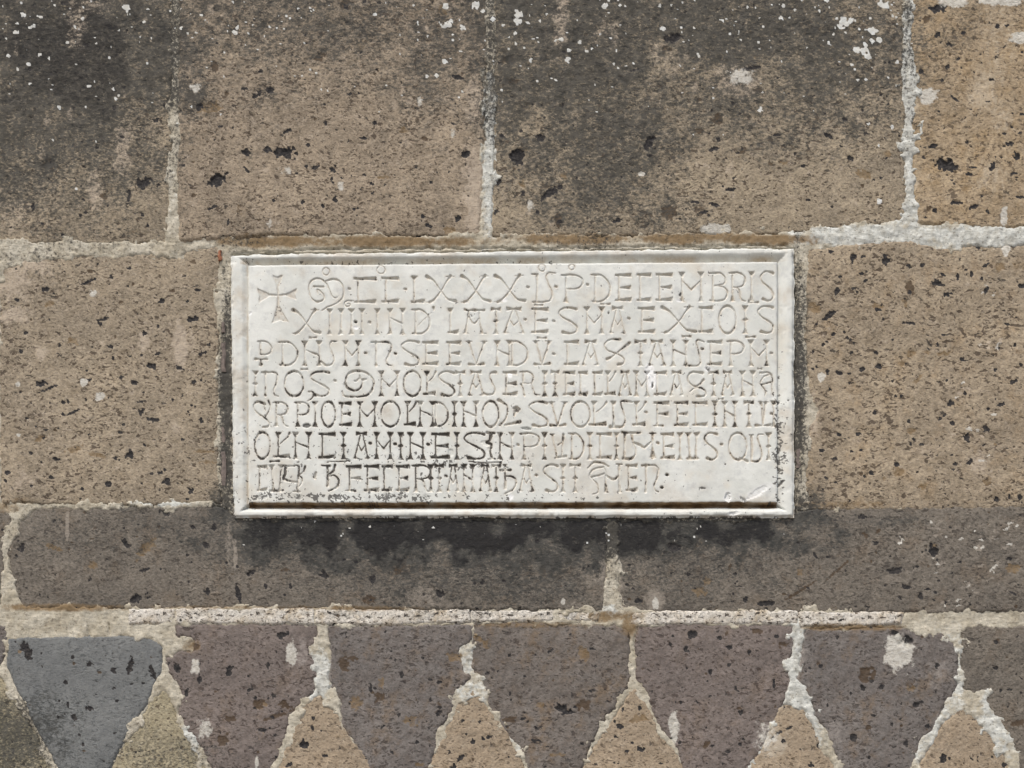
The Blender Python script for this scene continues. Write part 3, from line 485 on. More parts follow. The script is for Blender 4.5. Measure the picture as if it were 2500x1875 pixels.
while v < 4500:
    h = 500 if v < 4000 else 562
    course(v, min(v + h, 4562), -1240, 3740, None, 600, 980, ('brown', 'grey', 'brown', 'tan')); v += h

# ------------------------------------------------------------------ ground and wall core
g = bpy.data.meshes.new('ground')
g.from_pydata([(-40, -60, 0), (40, -60, 0), (40, 20, 0), (-40, 20, 0)], [], [(0, 1, 2, 3)]); g.materials.append(MAT['ground'])
go = link('ground', g); go['kind'] = 'structure'

wall = bpy.data.objects.new('stone_wall', None); sc.collection.objects.link(wall); wall.location = (0, 0.2, 0)
wall['label'] = 'weathered volcanic stone wall with pale mortar joints and a zigzag row of blocks'
wall['category'] = 'wall'
def wchild(name, me, loc):
    return link(name, me, wall, (loc[0], loc[1] - 0.2, loc[2]))
def box_mesh(name, x0, x1, y0, y1, z0, z1, mat):
    me = bpy.data.meshes.new(name)
    vs = [(x, y, z) for z in (z0, z1) for y in (y0, y1) for x in (x0, x1)]
    me.from_pydata(vs, [], [(0, 2, 3, 1), (4, 5, 7, 6), (0, 1, 5, 4), (2, 6, 7, 3), (0, 4, 6, 2), (1, 3, 7, 5)])
    me.materials.append(mat); return me
zt = wz(V[0])
wchild('core', box_mesh('core', wx(U[0]), wx(U[-1]), 0.0, 0.42, 0.0, zt, MAT['mortar']), (0, 0.045, 0))

# ------------------------------------------------------------------ stone faces
MINS = np.full(GU.shape, 1e3, np.float32)
LOWH = (fbm(GU, GV, 260, 60, 3) - 0.5) * 0.0035
MIDH = (fbm(GU, GV, 40, 3, 4, 0.6) - 0.5) * 0.0034 + (fbm(GU, GV, 9, 14, 2) - 0.5) * 0.0016
XW, ZW = wx(GU), wz(GV)
PLQ = [(564, 619), (1939, 604), (1938, 1261), (572, 1261)]
for k, (poly, mk, off, lab) in enumerate(STONES):
    P = np.array(poly); m = 30
    w = window(P[:, 0].min() - m, P[:, 0].max() + m, P[:, 1].min() - m, P[:, 1].max() + m)
    q = {'band': 0.55, 'basalt': 0.4}.get(mk, 1.0)
    d = poly_sdf(WU[w] * q + GU[w] * (1 - q), WV[w] * q + GV[w] * (1 - q), poly).astype(np.float32) - (1.5 if mk in ('band', 'basalt') else 6.0)
    MINS[w] = np.minimum(MINS[w], d)
    if mk == 'band': rnd = sst(-4, 5, d) * 0.006
    else: rnd = sst(-5, 6, d) * 0.0055 + sst(-45, 0, d) * 0.0014
    tilt = ((GU[w] - P[:, 0].mean()) * random.uniform(-1, 1) + (GV[w] - P[:, 1].mean()) * random.uniform(-1, 1)) * 4.5e-6
    amp = 0.45 if mk == 'basalt' else 1.0
    H = off * 0.001 + 0.001 + (LOWH[w] + MIDH[w]) * amp + tilt - rnd - PIT[w]
    cells = d < 9
    cells = cells[:-1, :-1] & cells[1:, :-1] & cells[:-1, 1:] & cells[1:, 1:]
    if not cells.any(): continue
    org = (wx(P[:, 0].mean()), 0.0, wz(P[:, 1].mean()))
    haze = sst(-26, 2, d) * sst(0.42, 0.70, fbm(GU[w], GV[w], 48, 37, 4, 0.65)) * (0.30 + 0.45 * F['mwhite'][w]) * (0.0 if mk == 'basalt' else 1.0)
    masks = {'maskA': [F[q][w] for q in ('soot', 'lich', 'ochre', 'clast')], 'maskB': [np.maximum(F['pale'][w], haze), F['white'][w], F['brown'][w], 1.0]}
    nm = 'band_stone' if mk == 'band' else 'stone'
    me = grid_mesh(nm, XW[w], -H, ZW[w], cells, MAT[mk], masks, 0.06, org)
    o = wchild(nm, me, org)
    if lab: o['label'] = lab

# ------------------------------------------------------------------ mortar between the stones
HM = 0.0004 + (fbm(GU, GV, 55, 22, 3) - 0.5) * 0.0034 + (fbm(GU, GV, 16, 25, 3, 0.6) - 0.5) * 0.0034 + (vn(GU, GV, 6, 28) - 0.5) * 0.0012
HM += 0.0016 * F['mwhite'] * sst(0.3, 0.7, fbm(GU, GV, 34, 47, 3))
HM = HM * FADE
reach = FADE * 20 * sst(0.52, 0.72, fbm(GU, GV, 36, 56, 4, 0.65)) * (0.5 + F['mwhite'])     # here and there it is smeared over the arrises
HM += 0.0012 * sst(0.52, 0.72, fbm(GU, GV, 36, 56, 4, 0.65))
HM -= sst(-1, -13, MINS + reach) * 0.008                # dives under the stone faces
HM -= 0.0045 * np.exp(-((MINS + reach + 1.0) / 2.6) ** 2) * sst(0.48, 0.60, fbm(GU, GV, 60, 38, 3))    # shrinkage gaps
strip = sst(40, 8, np.abs(poly_sdf(GU, GV, PLQ)).astype(np.float32))
HM += 0.002 * strip * (fbm(GU, GV, 30, 31, 3) - 0.35)
def crack(pts, wd=2.2, depth=0.006):
    for (ax, ay), (bx, by) in zip(pts[:-1], pts[1:]):
        w = window(min(ax, bx) - 12, max(ax, bx) + 12, min(ay, by) - 12, max(ay, by) + 12)
        u = GU[w] + (vn(GU[w], GV[w], 14, 39) - 0.5) * 7; v_ = GV[w] + (vn(GU[w], GV[w], 14, 43) - 0.5) * 7
        ex, ey = bx - ax, by - ay
        t = np.clip(((u - ax) * ex + (v_ - ay) * ey) / (ex * ex + ey * ey), 0, 1)
        dd = np.hypot(u - ax - ex * t, v_ - ay - ey * t)
        HM[w] -= sst(wd * 1.7, wd * 0.3, dd) * depth
for c in ([(1186, 155), (1188, 230), (1182, 330), (1190, 350)], [(1215, 240), (1208, 340), (1206, 420)], [(1172, 430), (1180, 470)], [(408, 420), (408, 560)], [(2211, 160), (2214, 210)], 
          [(213, 1530), (217, 1556)], [(268, 1522), (270, 1548)], [(570, 617), (780, 610), (1060, 606), (1300, 607), (1500, 602), (1700, 603), (1925, 601)], [(12, 1215), (14, 1245)], [(373, 1222), (374, 1240)], [(1182, 330), (1178, 400)],
          [(1940, 700), (1940, 900), (1938, 1100), (1939, 1250)]):
    crack(c, 1.8, 0.004)
cells = (MINS > -27)
cells = cells[:-1, :-1] | cells[1:, :-1] | cells[:-1, 1:] | cells[1:, 1:]
pd = poly_sdf(GU, GV, PLQ)
ins = pd < -14
cells &= ~(ins[:-1, :-1] & ins[1:, :-1] & ins[:-1, 1:] & ins[1:, 1:])
HM = np.where(pd < -2, HM - 0.012, HM)
me = grid_mesh('mortar', XW, -HM, ZW, cells, MAT['mortar'],
  {'maskA': [F['soot'], F['lich'] * 0.9, F['ochre'], 0.0], 'maskB': [F['pale'], F['mwhite'], F['brown'] * 0.3, 1.0]}, None, (0, 0, Z0))
mo = wchild('mortar', me, (0, 0, Z0)); mo['label'] = 'pale lime mortar filling the joints between the blocks'

# tile slivers wedged beside the plaque
def shard(u0, u1, v0, v1, h, mat, seed):
    r = random.Random(seed); n = 5
    vs, fs = [], []
    for j in range(n + 1):
        t = j / n
        for (a, dpt) in ((0, -0.03), (0.0, h), (0.5, h + 0.0012), (1, h - 0.0004), (1, -0.03)):
            vs.append((wx(u0 + (u1 - u0) * a + r.uniform(-2.2, 2.2)), -dpt + r.uniform(-5e-4, 5e-4), wz(v0 + (v1 - v0) * t + r.uniform(-1.5, 1.5))))
    for j in range(n):
        for i in range(4): fs.append((j * 5 + i, (j + 1) * 5 + i, (j + 1) * 5 + i + 1, j * 5 + i + 1))
    fs += [(0, 1, 2, 3, 4), tuple(n * 5 + q for q in (4, 3, 2, 1, 0))]
    c = (wx((u0 + u1) / 2), 0, wz((v0 + v1) / 2))
    me = bpy.data.meshes.new('tile_shard'); me.from_pydata([(p[0] - c[0], p[1] - c[1], p[2] - c[2]) for p in vs], [], fs); me.materials.append(mat)
    return wchild('tile_shard', me, c)
for q in ((541, 550, 788, 812, .0018, 1), (541, 551, 838, 908, .0022, 2), (541, 550, 1044, 1080, .002, 3), (541, 551, 1104, 1186, .0024, 4), (1944, 1953, 1096, 1142, .0012, 5)):
    shard(*q[:5], MAT['tile'], q[5])
o = shard(533, 541, 614, 637, .0042, MAT['orange'], 9); o['label'] = 'orange brick chip in the mortar'

# ------------------------------------------------------------------ the inscription (photograph pixels; strokes are (x, y, width))
ZPA, ZPB, ZPC = (550, 590), (1000, 590), (1450, 590)
ZPD, ZPE, ZPF = (550, 800), (1000, 800), (1450, 800)
ZPG, ZPH, ZPI = (550, 1020), (1000, 1020), (1450, 1020)
KZ = 0.22604
LINE = {1: lambda x: (677 - (x - 864) * .0135, 742 - (x - 864) * .0065), 2: lambda x: (756 - (x - 714) * .008, 817 - (x - 714) * .0025), 3: lambda x: (833 - (x - 640) * .002, 893 + (x - 640) * .0007),
        4: lambda x: (906, 967), 5: lambda x: (980 - (x - 640) * .0006, 1041 + (x - 640) * .0008), 6: lambda x: (1055 + (x - 640) * .001, 1120 + (x - 640) * .002), 7: lambda x: (1135 - (x - 640) * .003, 1200.5)}
TH = 5.4
LET = []
def pt(fr, *a):
    """polyline given in an enlargement's frame; every point x, y, width in photograph pixels"""
    return [(fr[0] + x * KZ, fr[1] + y * KZ, wd) for (x, y, wd) in a]
def stemst(x, y0, y1, x2=None, top=1, bot=1, knot=0):
    x2 = x if x2 is None else x2
    h = y1 - y0; s = []
    X_ = lambda t: x + (x2 - x) * t
    s.append([(X_(.12), y0 + h * .12, TH), (X_(.5), y0 + h * .5, TH - .6), (X_(.88), y0 + h * .88, TH)])
    if top: s.append({'p': [(x - 9 * top, y0 - 1), (x + 9 * top, y0 - 1), (x + 7 * top, y0 + 3), (X_(.18) + 1.8, y0 + h * .19), (X_(.18) - 1.8, y0 + h * .19), (x - 7 * top, y0 + 3)]})
    if bot: s.append({'p': [(x2 - 8 * bot, y1 + 1), (x2 + 8 * bot, y1 + 1), (x2 + 5.5 * bot, y1 - 2.5), (X_(.8) + 1.8, y1 - h * .22), (X_(.8) - 1.8, y1 - h * .22), (x2 - 5.5 * bot, y1 - 2.5)]})
    if knot: s.append([(X_(.5) - 4, y0 + h * .5, 7), (X_(.5) + 4, y0 + h * .5, 7)]); s.append([(X_(.5), y0 + h * .42, 5), (X_(.5), y0 + h * .5, 12), (X_(.5), y0 + h * .58, 5)])
    return s
def arm(x0, x1, y, w0=4.2, w1=10.5, dy=0):
    a, b = w0 * .5, w1 * .58
    return {'p': [(x0, y - a), ((x0 + x1) / 2, y - (a + b) * .38 + dy * .5), (x1 + 3, y - b + dy), (x1 + 3, y + b + dy), ((x0 + x1) / 2, y + (a + b) * .38 + dy * .5), (x0, y + a)]}
def bar(x0, x1, y, e=6.0, m=2.2): return {'p': [(x0, y - e), ((x0 * .55 + x1 * .45), y - m), ((x0 * .45 + x1 * .55), y - m), (x1, y - e), (x1, y + e), ((x0 * .45 + x1 * .55), y + m), ((x0 * .55 + x1 * .45), y + m), (x0, y + e)]}
def glyph(c, x0, x1, y0, y1):
    w, h = x1 - x0, y1 - y0; ym = (y0 + y1) / 2
    un = lambda a, n=4: catmull([(x0 + p[0] * w, y0 + p[1] * h, p[2]) for p in a], n)
    if c == 'I': return stemst((x0 + x1) / 2, y0, y1)
    if c == 'i': return stemst((x0 + x1) / 2, y0, y1, knot=1)
    if c in 'ECFL':
        xs = x0 + min(w * .24, 11); s = stemst(xs, y0, y1, top=0, bot=0)
        s += [[(xs, y0 + 4, 8), (xs, y0 + h * .2, TH)], [(xs, y1 - 4, 8), (xs, y1 - h * .2, TH)]]
        if c != 'L': s.append(arm(x0, x1 - 3, y0 + 4, 6.5, 10, 0.5)); s.append([(x1 - 2, y0 + 2, 5), (x1 - 3, y0 + 9, 4.5)])
        else: s += stemst(xs, y0, y1, bot=0)[1:]
        if c in 'EF': s.append(arm(xs + 2, x1 - 5, ym, 3.6, 11))
        if c != 'F': s.append(arm(x0, x1 - 4, y1 - 4, 5.5, 10.5, -1.5)); s.append([(x1 - 2, y1 - 4, 6), (x1 - 1, y1 - 11, 4)])
        else: s += [[(x0, y1 - 3, 4), (xs + 14, y1 - 3, 8)]]
        return s
    if c in 'Tt':
        xm = (x0 + x1) / 2; s = stemst(xm, y0, y1, top=0, knot=1)
        return s + [bar(x0, x1, y0 + 3)]
    if c == 'M':
        a, b = x0 + w * .17, x1 - w * .17
        return stemst(a, y0, y1) + stemst(b, y0, y1) + [[(a + 1, y0 + h * .30, 4), ((a + b) / 2, y0 + h * .60, 6), (b - 1, y0 + h * .30, 4)]]
    if c == 'N':
        a, b = x0 + w * .18, x1 - w * .18
        return stemst(a, y0, y1) + stemst(b, y0, y1) + [[(a, y0 + h * .36, 4), (b, y0 + h * .58, 7)]]
    if c == 'A':
        xm = (x0 + x1) / 2
        return [bar(x0 + w * .16, x1 - w * .16, y0 + 3), [(xm - 3, y0 + 7, 4.5), (x0 + w * .14, y1 - 9, 5.5), (x0 + w * .12, y1 - 4, 10)], [(x0 + 2, y1 - 2, 4), (x0 + w * .28, y1 - 2, 4)],
                [(xm + 4, y0 + 7, 5), (x1 - w * .14, y1 - 9, 6), (x1 - w * .12, y1 - 4, 10)], [(x1 - w * .28, y1 - 2, 4), (x1 - 2, y1 - 2, 4)], [(xm - w * .17, y0 + h * .48, 4), (xm, y0 + h * .68, 5), (xm + w * .2, y0 + h * .5, 4)]]
    if c == 'V':
        xm = (x0 + x1) / 2 - 1
        return [[(x0 + 8, y0 + 4, 11), (x0 + 11, y0 + h * .2, TH), (xm, y1 - 3, TH)], [(x0 + 1, y0 + 2, 4), (x0 + 16, y0 + 2, 4)], [(x1 - 8, y0 + 4, 11), (x1 - 10, y0 + h * .2, TH), (xm, y1 - 3, TH)], [(x1 - 16, y0 + 2, 4), (x1 - 1, y0 + 2, 4)],
                [(xm - 17, y1 - 4, 10), (xm, y1 - 2, 4), (xm + 18, y1 - 5, 10)]]
    if c == 'X':
        return [un([(.04, .03, 12), (.25, .18, 7), (.5, .56, TH), (.72, .86, 7), (.97, .93, 11)]), un([(.80, .02, 11), (.68, .22, TH), (.5, .56, TH), (.26, .88, 7), (.12, .97, 9)]), [(x0 + w * .66, y0 + 2, 4), (x0 + w * .92, y0 + 2, 4)], [(x0 + w * .02, y1 - 2, 4), (x0 + w * .26, y1 - 2, 4)]]
    if c in 'DPRB':
        xs = x0 + w * .2; s = stemst(xs, y0, y1, top=0, bot=1 if c in 'PR' else .7)
        s.append([(x0, y0 + 3, 6), (xs + 6, y0 + 4, 6)])
        if c == 'D': s.append(un([(.1, .04, 6), (.5, .05, 6.5), (.86, .25, 6), (1, .5, 6.5), (.9, .78, 6), (.55, .97, 6.5), (.05, .97, 6)]))
        if c in 'PR': s.append(un([(.1, .04, 7), (.55, .03, 6), (.92, .14, 6), (.99, .30, 6.5), (.85, .47, 6), (.55, .53, 5), (.2, .52, 4)]))
        if c == 'R': s.append(un([(.45, .53, 5), (.62, .62, 6), (.68, .8, 6), (.78, .95, 6), (1.02, 1, 5)]))
        if c == 'B': s += [un([(.1, .04, 7), (.6, .04, 6), (.86, .2, 6), (.8, .4, 5.5), (.3, .46, 4.5)]), un([(.3, .47, 4.5), (.8, .52, 5), (1, .7, 6.5), (.85, .92, 6.5), (.5, .99, 6.5), (.05, .97, 6)])]
        return s
    if c == 'S': return [un([(.96, .07, 10), (.75, .03, 8), (.4, .02, 6.5), (.1, .13, 6), (.07, .27, 5.5), (.35, .43, 6), (.72, .57, 7), (.98, .74, 7), (.93, .92, 6), (.62, .99, 6.5), (.25, .94, 11)])]
    if c == 's': return [un([(1.1, .0, 5), (.4, .0, 6), (.1, .12, 5.5), (.3, .38, 5), (.8, .68, 5.5), (.9, .88, 5), (.4, 1.0, 7), (-.3, 1.0, 6)])]
    if c in 'OQ':
        a = [((.5 + .5 * math.sin(t)), (.5 - .5 * math.cos(t)), 6.6 + 1.6 * math.cos(2 * t)) for t in np.linspace(0, 2 * math.pi, 17)]
        s = [un(a, 2)]
        if c == 'Q': s.append([(x0 + w * .6, y1 - 6, 5), (x1 + 2, y1 + 3, 10)])
        return s
    if c == 'n': return [[(x0, y0 + 4, 8), (x0 + w * .5, y0 + 3, 6)], stemst(x0 + w * .22, y0, y1, top=.9)[0], [(x0 + w * .22, y0 + 4, 11), (x0 + w * .22, y0 + 14, 5)], [(x0 + w * .22, y1 - 10, 5), (x0 + w * .22, y1 - 2, 10)], un([(.4, .05, 6), (.8, .06, 7), (.98, .2, 6), (.86, .55, 5.5), (.72, .78, 5), (.8, .94, 5), (1, 1, 5)])]
    if c == 'l':   # L with an abbreviation tick
        xs = x0 + w * .3
        return stemst(xs, y0, y1, bot=0) + [arm(x0, x1 - 4, y1 - 5, 5.5, 11, -2), un([(.95, .03, 8), (.8, .2, 5), (.42, .42, 4)], 3)]
    if c == 'U': return stemst(x0 + w * .2, y0, y1, x0 + w * .32) + stemst(x1 - w * .2, y0, y1, x1 - w * .3) + [[(x0 + 4, y1 - 3, 7), (x1 - 4, y1 - 3, 8)]]
    return []
def G(line, txt):
    for it in txt.split():
        c, r = it[0], it[1:].split(',')
        x0 = float(r[0])
        if c == '.':
            LET.append([[(x0 - 1.5, float(r[1]), 8.5), (x0 + 1.5, float(r[1]) + 1, 8.5)]]); continue
        if c == '-':   # abbreviation bar over a letter
            x1, y = float(r[1]), float(r[2]); LET.append([bar(x0 - 1, x1 + 1, y, 3.6, 1.5)]); continue
        if c == 'o':   # small raised ring
            y, rad = float(r[1]), float(r[2])
            LET.append([[(x0 + rad * math.cos(t), y + rad * math.sin(t), 4.2) for t in np.linspace(0, 2 * math.pi, 13)]]); continue
        if c in 'Ii' and len(r) == 1: xa = xb = x0
        else: xa, xb = x0, float(r[1])
        y0, y1 = LINE[line]((xa + xb) / 2)
        LET.append(glyph(c, xa, xb, y0, y1))
def CU(fr, *strokes):
    LET.append([catmull(pt(fr, *s), 4) if len(s) > 2 else pt(fr, *s) for s in strokes])

# line 1: cross, ornate M, and the date
cx, cy = 680, 721
LET.append([{'p': [(cx - 2, cy), (cx - 2.6, cy - 20), (cx - 14, cy - 49), (cx, cy - 45), (cx + 12, cy - 49), (cx + 2.4, cy - 20), (cx + 2, cy)], 'm': 1.7}, {'p': [(cx - 2, cy), (cx - 2, cy + 26), (cx - 15, cy + 69), (cx + 4, cy + 62), (cx + 26, cy + 66), (cx + 4, cy + 26), (cx + 2, cy)], 'm': 1.7},
    {'p': [(cx, cy - 2), (cx - 20, cy - 3.4), (cx - 51, cy - 17), (cx - 45, cy + 2), (cx - 47, cy + 20), (cx - 20, cy + 2.6), (cx, cy + 2)], 'm': 1.7}, {'p': [(cx, cy - 2), (cx + 20, cy - 3), (cx + 47, cy - 17), (cx + 42, cy - 2), (cx + 46, cy + 12), (cx + 20, cy + 2.4), (cx, cy + 2)], 'm': 1.7}])
CU(ZPA, [(1005, 565, 4), (1000, 520, 5), (1040, 545, 5), (1075, 590, 5), (1060, 635, 6), (1000, 652, 8), (945, 620, 5), (912, 550, 5), (912, 470, 5), (950, 415, 6), (1000, 400, 6), (1050, 415, 6), (1100, 460, 6), (1130, 530, 5), (1160, 590, 5), (1190, 612, 5), (1215, 605, 4)],
   [(960, 490, 6), (1065, 492, 6)], [(1090, 430, 5), (1160, 408, 7), (1225, 420, 7), (1270, 470, 6), (1285, 545, 6), (1268, 612, 6), (1220, 660, 5), (1160, 690, 5), (1100, 712, 5), (1050, 750, 4)])
CU(ZPA, [(1385, 640, 5), (1320, 640, 5), (1290, 670, 5), (1310, 698, 5), (1350, 695, 5), (1350, 670, 4), (1325, 672, 4)])
G(1, 'o797.5,663.5,9 .854,705 C864,921 C932,976 o931,659,10 .990,706 L1003,1039 X1040,1115 X1125,1199 X1206,1284 .1289,701')
CU(ZPB, [(1320, 352, 6), (1385, 356, 7)], [(1375, 365, 9), (1375, 480, 5), (1372, 640, 6)], [(1575, 345, 5), (1500, 340, 5), (1475, 385, 5), (1500, 465, 5), (1535, 545, 6), (1530, 620, 6), (1480, 650, 6), (1330, 655, 7)])
G(1, 'o1323,654,8.5 .1357,700 P1371,1423 o1395.5,653,7 .1434,695 D1443,1489 E1500,1542 C1553,1590 E1599,1642 M1652,1722 B1730,1775 R1779,1818 I1833 S1853,1887')
# line 2
G(2, 'X714,785 I806 I833.5 I859 .869,785.5 I884.5 .903,787 I922 N944,992 D1006,1050 L1093,1121')
CU(ZPB, [(90, 910, 3), (240, 770, 3)], [(262, 715, 9), (262, 740, 8)])
CU(ZPB, [(600, 738, 9), (645, 745, 5), (690, 742, 9)], [(702, 745, 9), (755, 742, 6), (808, 740, 9)], [(640, 755, 5), (620, 900, 5), (602, 985, 9)], [(752, 755, 5), (765, 900, 5), (785, 985, 10)], [(640, 810, 4), (695, 885, 6), (750, 830, 4)], [(580, 992, 4), (635, 992, 4)], [(760, 992, 4), (830, 992, 4)])
G(2, 't1198,1224 A1226,1283 .1282,780 E1296,1340 -1304,1326,745 .1352,784 S1362,1409 M1423,1478 -1465,1490,743 A1486,1528 .1535,777 E1556,1599 X1612,1700 C1703,1741 O1754,1796 -1825,1851,739 i1818 S1847,1887')
# line 3
CU(ZPD, [(360, 152, 6), (410, 150, 6), (470, 165, 6), (508, 215, 6), (490, 270, 6), (440, 292, 5), (388, 290, 4)], [(385, 155, 8), (385, 230, 5), (388, 290, 5)], [(332, 342, 9), (395, 345, 4), (458, 342, 9)], [(393, 345, 5), (393, 380, 5), (393, 398, 13)])
G(3, 'D682,728 N736,790 -756,775,824.5 M836,884 .894,862 n908,957 .966,863 S979,1024 E1031,1072 E1089,1127 V1137,1190 N1205,1252 D1240,1288 V1300,1348 -1311,1335,826 .1352,864 C1376,1414 A1419,1464')
CU(ZPD, [(1210, 150, 5), (1150, 152, 6), (1135, 200, 5), (1165, 290, 5), (1180, 350, 5), (1150, 400, 6), (1090, 410, 8), (1040, 365, 7)])
CU(ZPF, [(280, 130, 9), (220, 128, 7), (150, 140, 6), (112, 195, 5), (150, 250, 5), (260, 290, 6), (325, 340, 6), (315, 390, 6), (260, 400, 10)], [(380, 168, 11), (300, 230, 6), (200, 310, 5), (140, 342, 10)])
G(3, 't1548,1578 A1580,1626 N1634,1682 -1664,1687,821.5 .1713,851 E1725,1763 P1774,1815 M1822,1880 -1819,1844,823 .1882,862')
CU(ZPF, [(1185, 155, 5), (1120, 135, 6), (1100, 165, 5), (1120, 240, 5), (1145, 330, 5), (1140, 390, 6), (1090, 415, 6), (985, 410, 8)])
# line 4
G(4, 'i625 n641,680 O696,743 -736,753,902 S757,805 .819,929')
CU(ZPD, [(905, 690, 6), (950, 692, 6), (955, 740, 5), (925, 775, 5), (890, 795, 4)])
CU(ZPD, [(1300, 605, 11), (1330, 650, 9), (1400, 678, 7), (1460, 650, 6), (1485, 590, 5), (1455, 545, 5), (1420, 575, 5)], [(1300, 590, 5), (1310, 540, 6), (1345, 490, 8), (1430, 466, 8), (1530, 492, 8), (1598, 560, 7), (1600, 640, 7), (1555, 715, 8), (1460, 742, 6), (1300, 740, 7), (1268, 690, 6)], [(1455, 520, 6), (1465, 560, 4)], [(1405, 575, 7), (1435, 572, 6)], [(1490, 562, 8), (1525, 558, 6)])
G(4, 'M922,980 O986,1029 l1033,1066 S1070,1110 T1111,1137 A1141,1184 E1227,1264')
CU(ZPE, [(930, 482, 10), (880, 490, 7), (868, 530, 5), (890, 590, 5), (925, 660, 5), (905, 712, 7), (850, 728, 7), (800, 710, 7)])
CU(ZPE, [(1195, 480, 6), (1290, 482, 6), (1335, 525, 6), (1322, 600, 5), (1335, 680, 6), (1365, 722, 5), (1415, 728, 4)], [(1225, 485, 6), (1225, 600, 5)], [(1225, 602, 4), (1320, 602, 4)], [(1205, 612, 8), (1225, 650, 5), (1240, 735, 6)])
G(4, 'i1330 T1344,1366 E1374,1405 C1411,1435 C1445,1472 l1474,1504 A1508,1542 M1546,1586 C1595,1628 A1633,1669 T1728,1754 A1758,1792 N1804,1844 -1848,1859,901')
CU(ZPF, [(1168, 490, 10), (1100, 482, 8), (1035, 492, 7), (1010, 545, 6), (1030, 600, 6), (1090, 635, 7), (1140, 612, 6), (1180, 562, 10)], [(1032, 695, 5), (1080, 655, 5), (1150, 650, 6), (1202, 690, 6), (1190, 735, 7), (1110, 742, 9)])
CU(ZPF, [(1788, 492, 7), (1850, 484, 7), (1905, 500, 6), (1922, 560, 5), (1915, 650, 5), (1922, 722, 4)], [(1900, 505, 5), (1830, 530, 5), (1790, 595, 5), (1815, 640, 5), (1848, 690, 5), (1840, 740, 4)], [(1805, 615, 6), (1908, 585, 5)])
# line 5
CU(ZPD, [(430, 825, 11), (385, 805, 9), (335, 808, 7), (316, 865, 5), (360, 925, 6), (435, 975, 6), (480, 1025, 6), (470, 1065, 7), (415, 1072, 7)], [(475, 788, 8), (490, 850, 5), (470, 910, 5), (440, 960, 4)], [(425, 850, 5), (440, 890, 4)])
G(5, 'R669,704 P721,756 I770.5 O786,820 E828,860 M870,925 O931,977 l986,1018 N1018,1066 D1056,1094 i1110 N1124,1171 O1178,1218')
CU(ZPE, [(965, 785, 12), (1010, 810, 8), (1055, 850, 6), (1055, 920, 5), (1030, 1000, 7), (970, 1055, 8)])
CU(ZPE, [(1125, 870, 9), (1185, 882, 9)], [(1155, 880, 18), (1130, 950, 7)], [(1030, 1052, 6), (1110, 1035, 8), (1190, 1015, 11)])
G(5, 'S1290,1337 V1338,1386 O1393,1440 l1436,1482 I1497 l1543,1577 .1577,1006 F1594,1634 E1644,1681 C1688,1727 -1752,1765,974 i1744 N1761,1800 T1814,1840 V1848,1876 I1887 .1882,1009')
CU(ZPF, [(410, 805, 6), (350, 792, 8), (295, 795, 6), (292, 840, 5), (325, 940, 5), (330, 1010, 5), (305, 1065, 8), (245, 1072, 10), (175, 1070, 12)])
# line 6
G(6, 'O624,661 l668,711 N714,764 C778,821 i840 A863,904 .905,1081 M912,962 .966,1083 i979 N994,1042 .1046,1084 E1053,1099 i1116 S1131,1184 .1265,1085')
CU(ZPH, [(835, 160, 9), (920, 165, 9)], [(880, 175, 12), (865, 240, 8), (830, 262, 8), (885, 285, 9), (872, 360, 6), (888, 440, 9)], [(850, 445, 5), (930, 445, 5)])
G(6, 'N1213,1258 P1270,1317 i1329 D1388,1425 i1439.5 C1455,1494 i1504.5 .1605,1081 E1611,1646 I1659 U1672,1707 S1717,1750 .1760,1084 Q1778,1822 i1875')
CU(ZPH, [(1520, 178, 5), (1560, 178, 5)], [(1540, 182, 9), (1560, 280, 6), (1590, 430, 6)], [(1660, 180, 9), (1650, 300, 5), (1640, 430, 5)], [(1640, 265, 5), (1600, 290, 5)], [(1570, 432, 6), (1690, 415, 9)])
CU(ZPI, [(300, 155, 8), (360, 160, 8)], [(330, 165, 10), (330, 260, 6), (325, 390, 8), (312, 440, 9)], [(312, 440, 10), (400, 438, 9), (450, 380, 6), (425, 280, 6), (405, 180, 9)], [(385, 162, 9), (500, 160, 7)])
CU(ZPI, [(420, 265, 8), (490, 290, 9), (545, 318, 8), (610, 260, 5)], [(600, 168, 6), (665, 168, 6)], [(630, 175, 12), (628, 230, 6), (630, 330, 6), (632, 420, 15)], [(605, 428, 5), (660, 428, 5)])
CU(ZPI, [(1675, 182, 5), (1715, 185, 5)], [(1695, 190, 8), (1700, 320, 8), (1695, 460, 6)], [(1820, 180, 5), (1770, 182, 5), (1765, 240, 5), (1800, 340, 5), (1805, 420, 6), (1765, 468, 8), (1700, 465, 7)])
# line 7
G(7, 'C629,655 U657,696 F845,884 E889,927 C932,960 E967,1000 R1007,1052 i1052.5 T1061,1085 .1089,1161 A1091,1122 N1127,1160 A1169,1201 T1199,1224 A1265,1305 .1309.5,1159 S1325,1362 i1374 T1389,1419 E1526,1557 n1567,1607 .1628,1158 .1615,1189')
CU(ZPG, [(655, 520, 8), (730, 518, 6), (800, 522, 7), (795, 640, 7), (785, 790, 9)], [(660, 535, 11), (655, 600, 8), (642, 660, 10), (710, 685, 7), (785, 695, 7)], [(868, 522, 8), (850, 580, 5), (800, 618, 5), (835, 650, 6), (835, 700, 5), (800, 745, 5)], [(740, 795, 6), (815, 795, 6)])
CU(ZPG, [(985, 590, 8), (972, 640, 12)])
CU(ZPG, [(1045, 512, 5), (1140, 518, 8)], [(1110, 525, 10), (1110, 590, 6)], [(1190, 510, 9), (1165, 580, 7), (1110, 610, 6)], [(1112, 605, 7), (1112, 730, 10)], [(1115, 628, 5), (1185, 620, 6), (1232, 670, 7), (1210, 745, 7), (1125, 788, 6)])
CU(ZPG, [(495, 472, 8), (540, 468, 5), (590, 466, 8)])
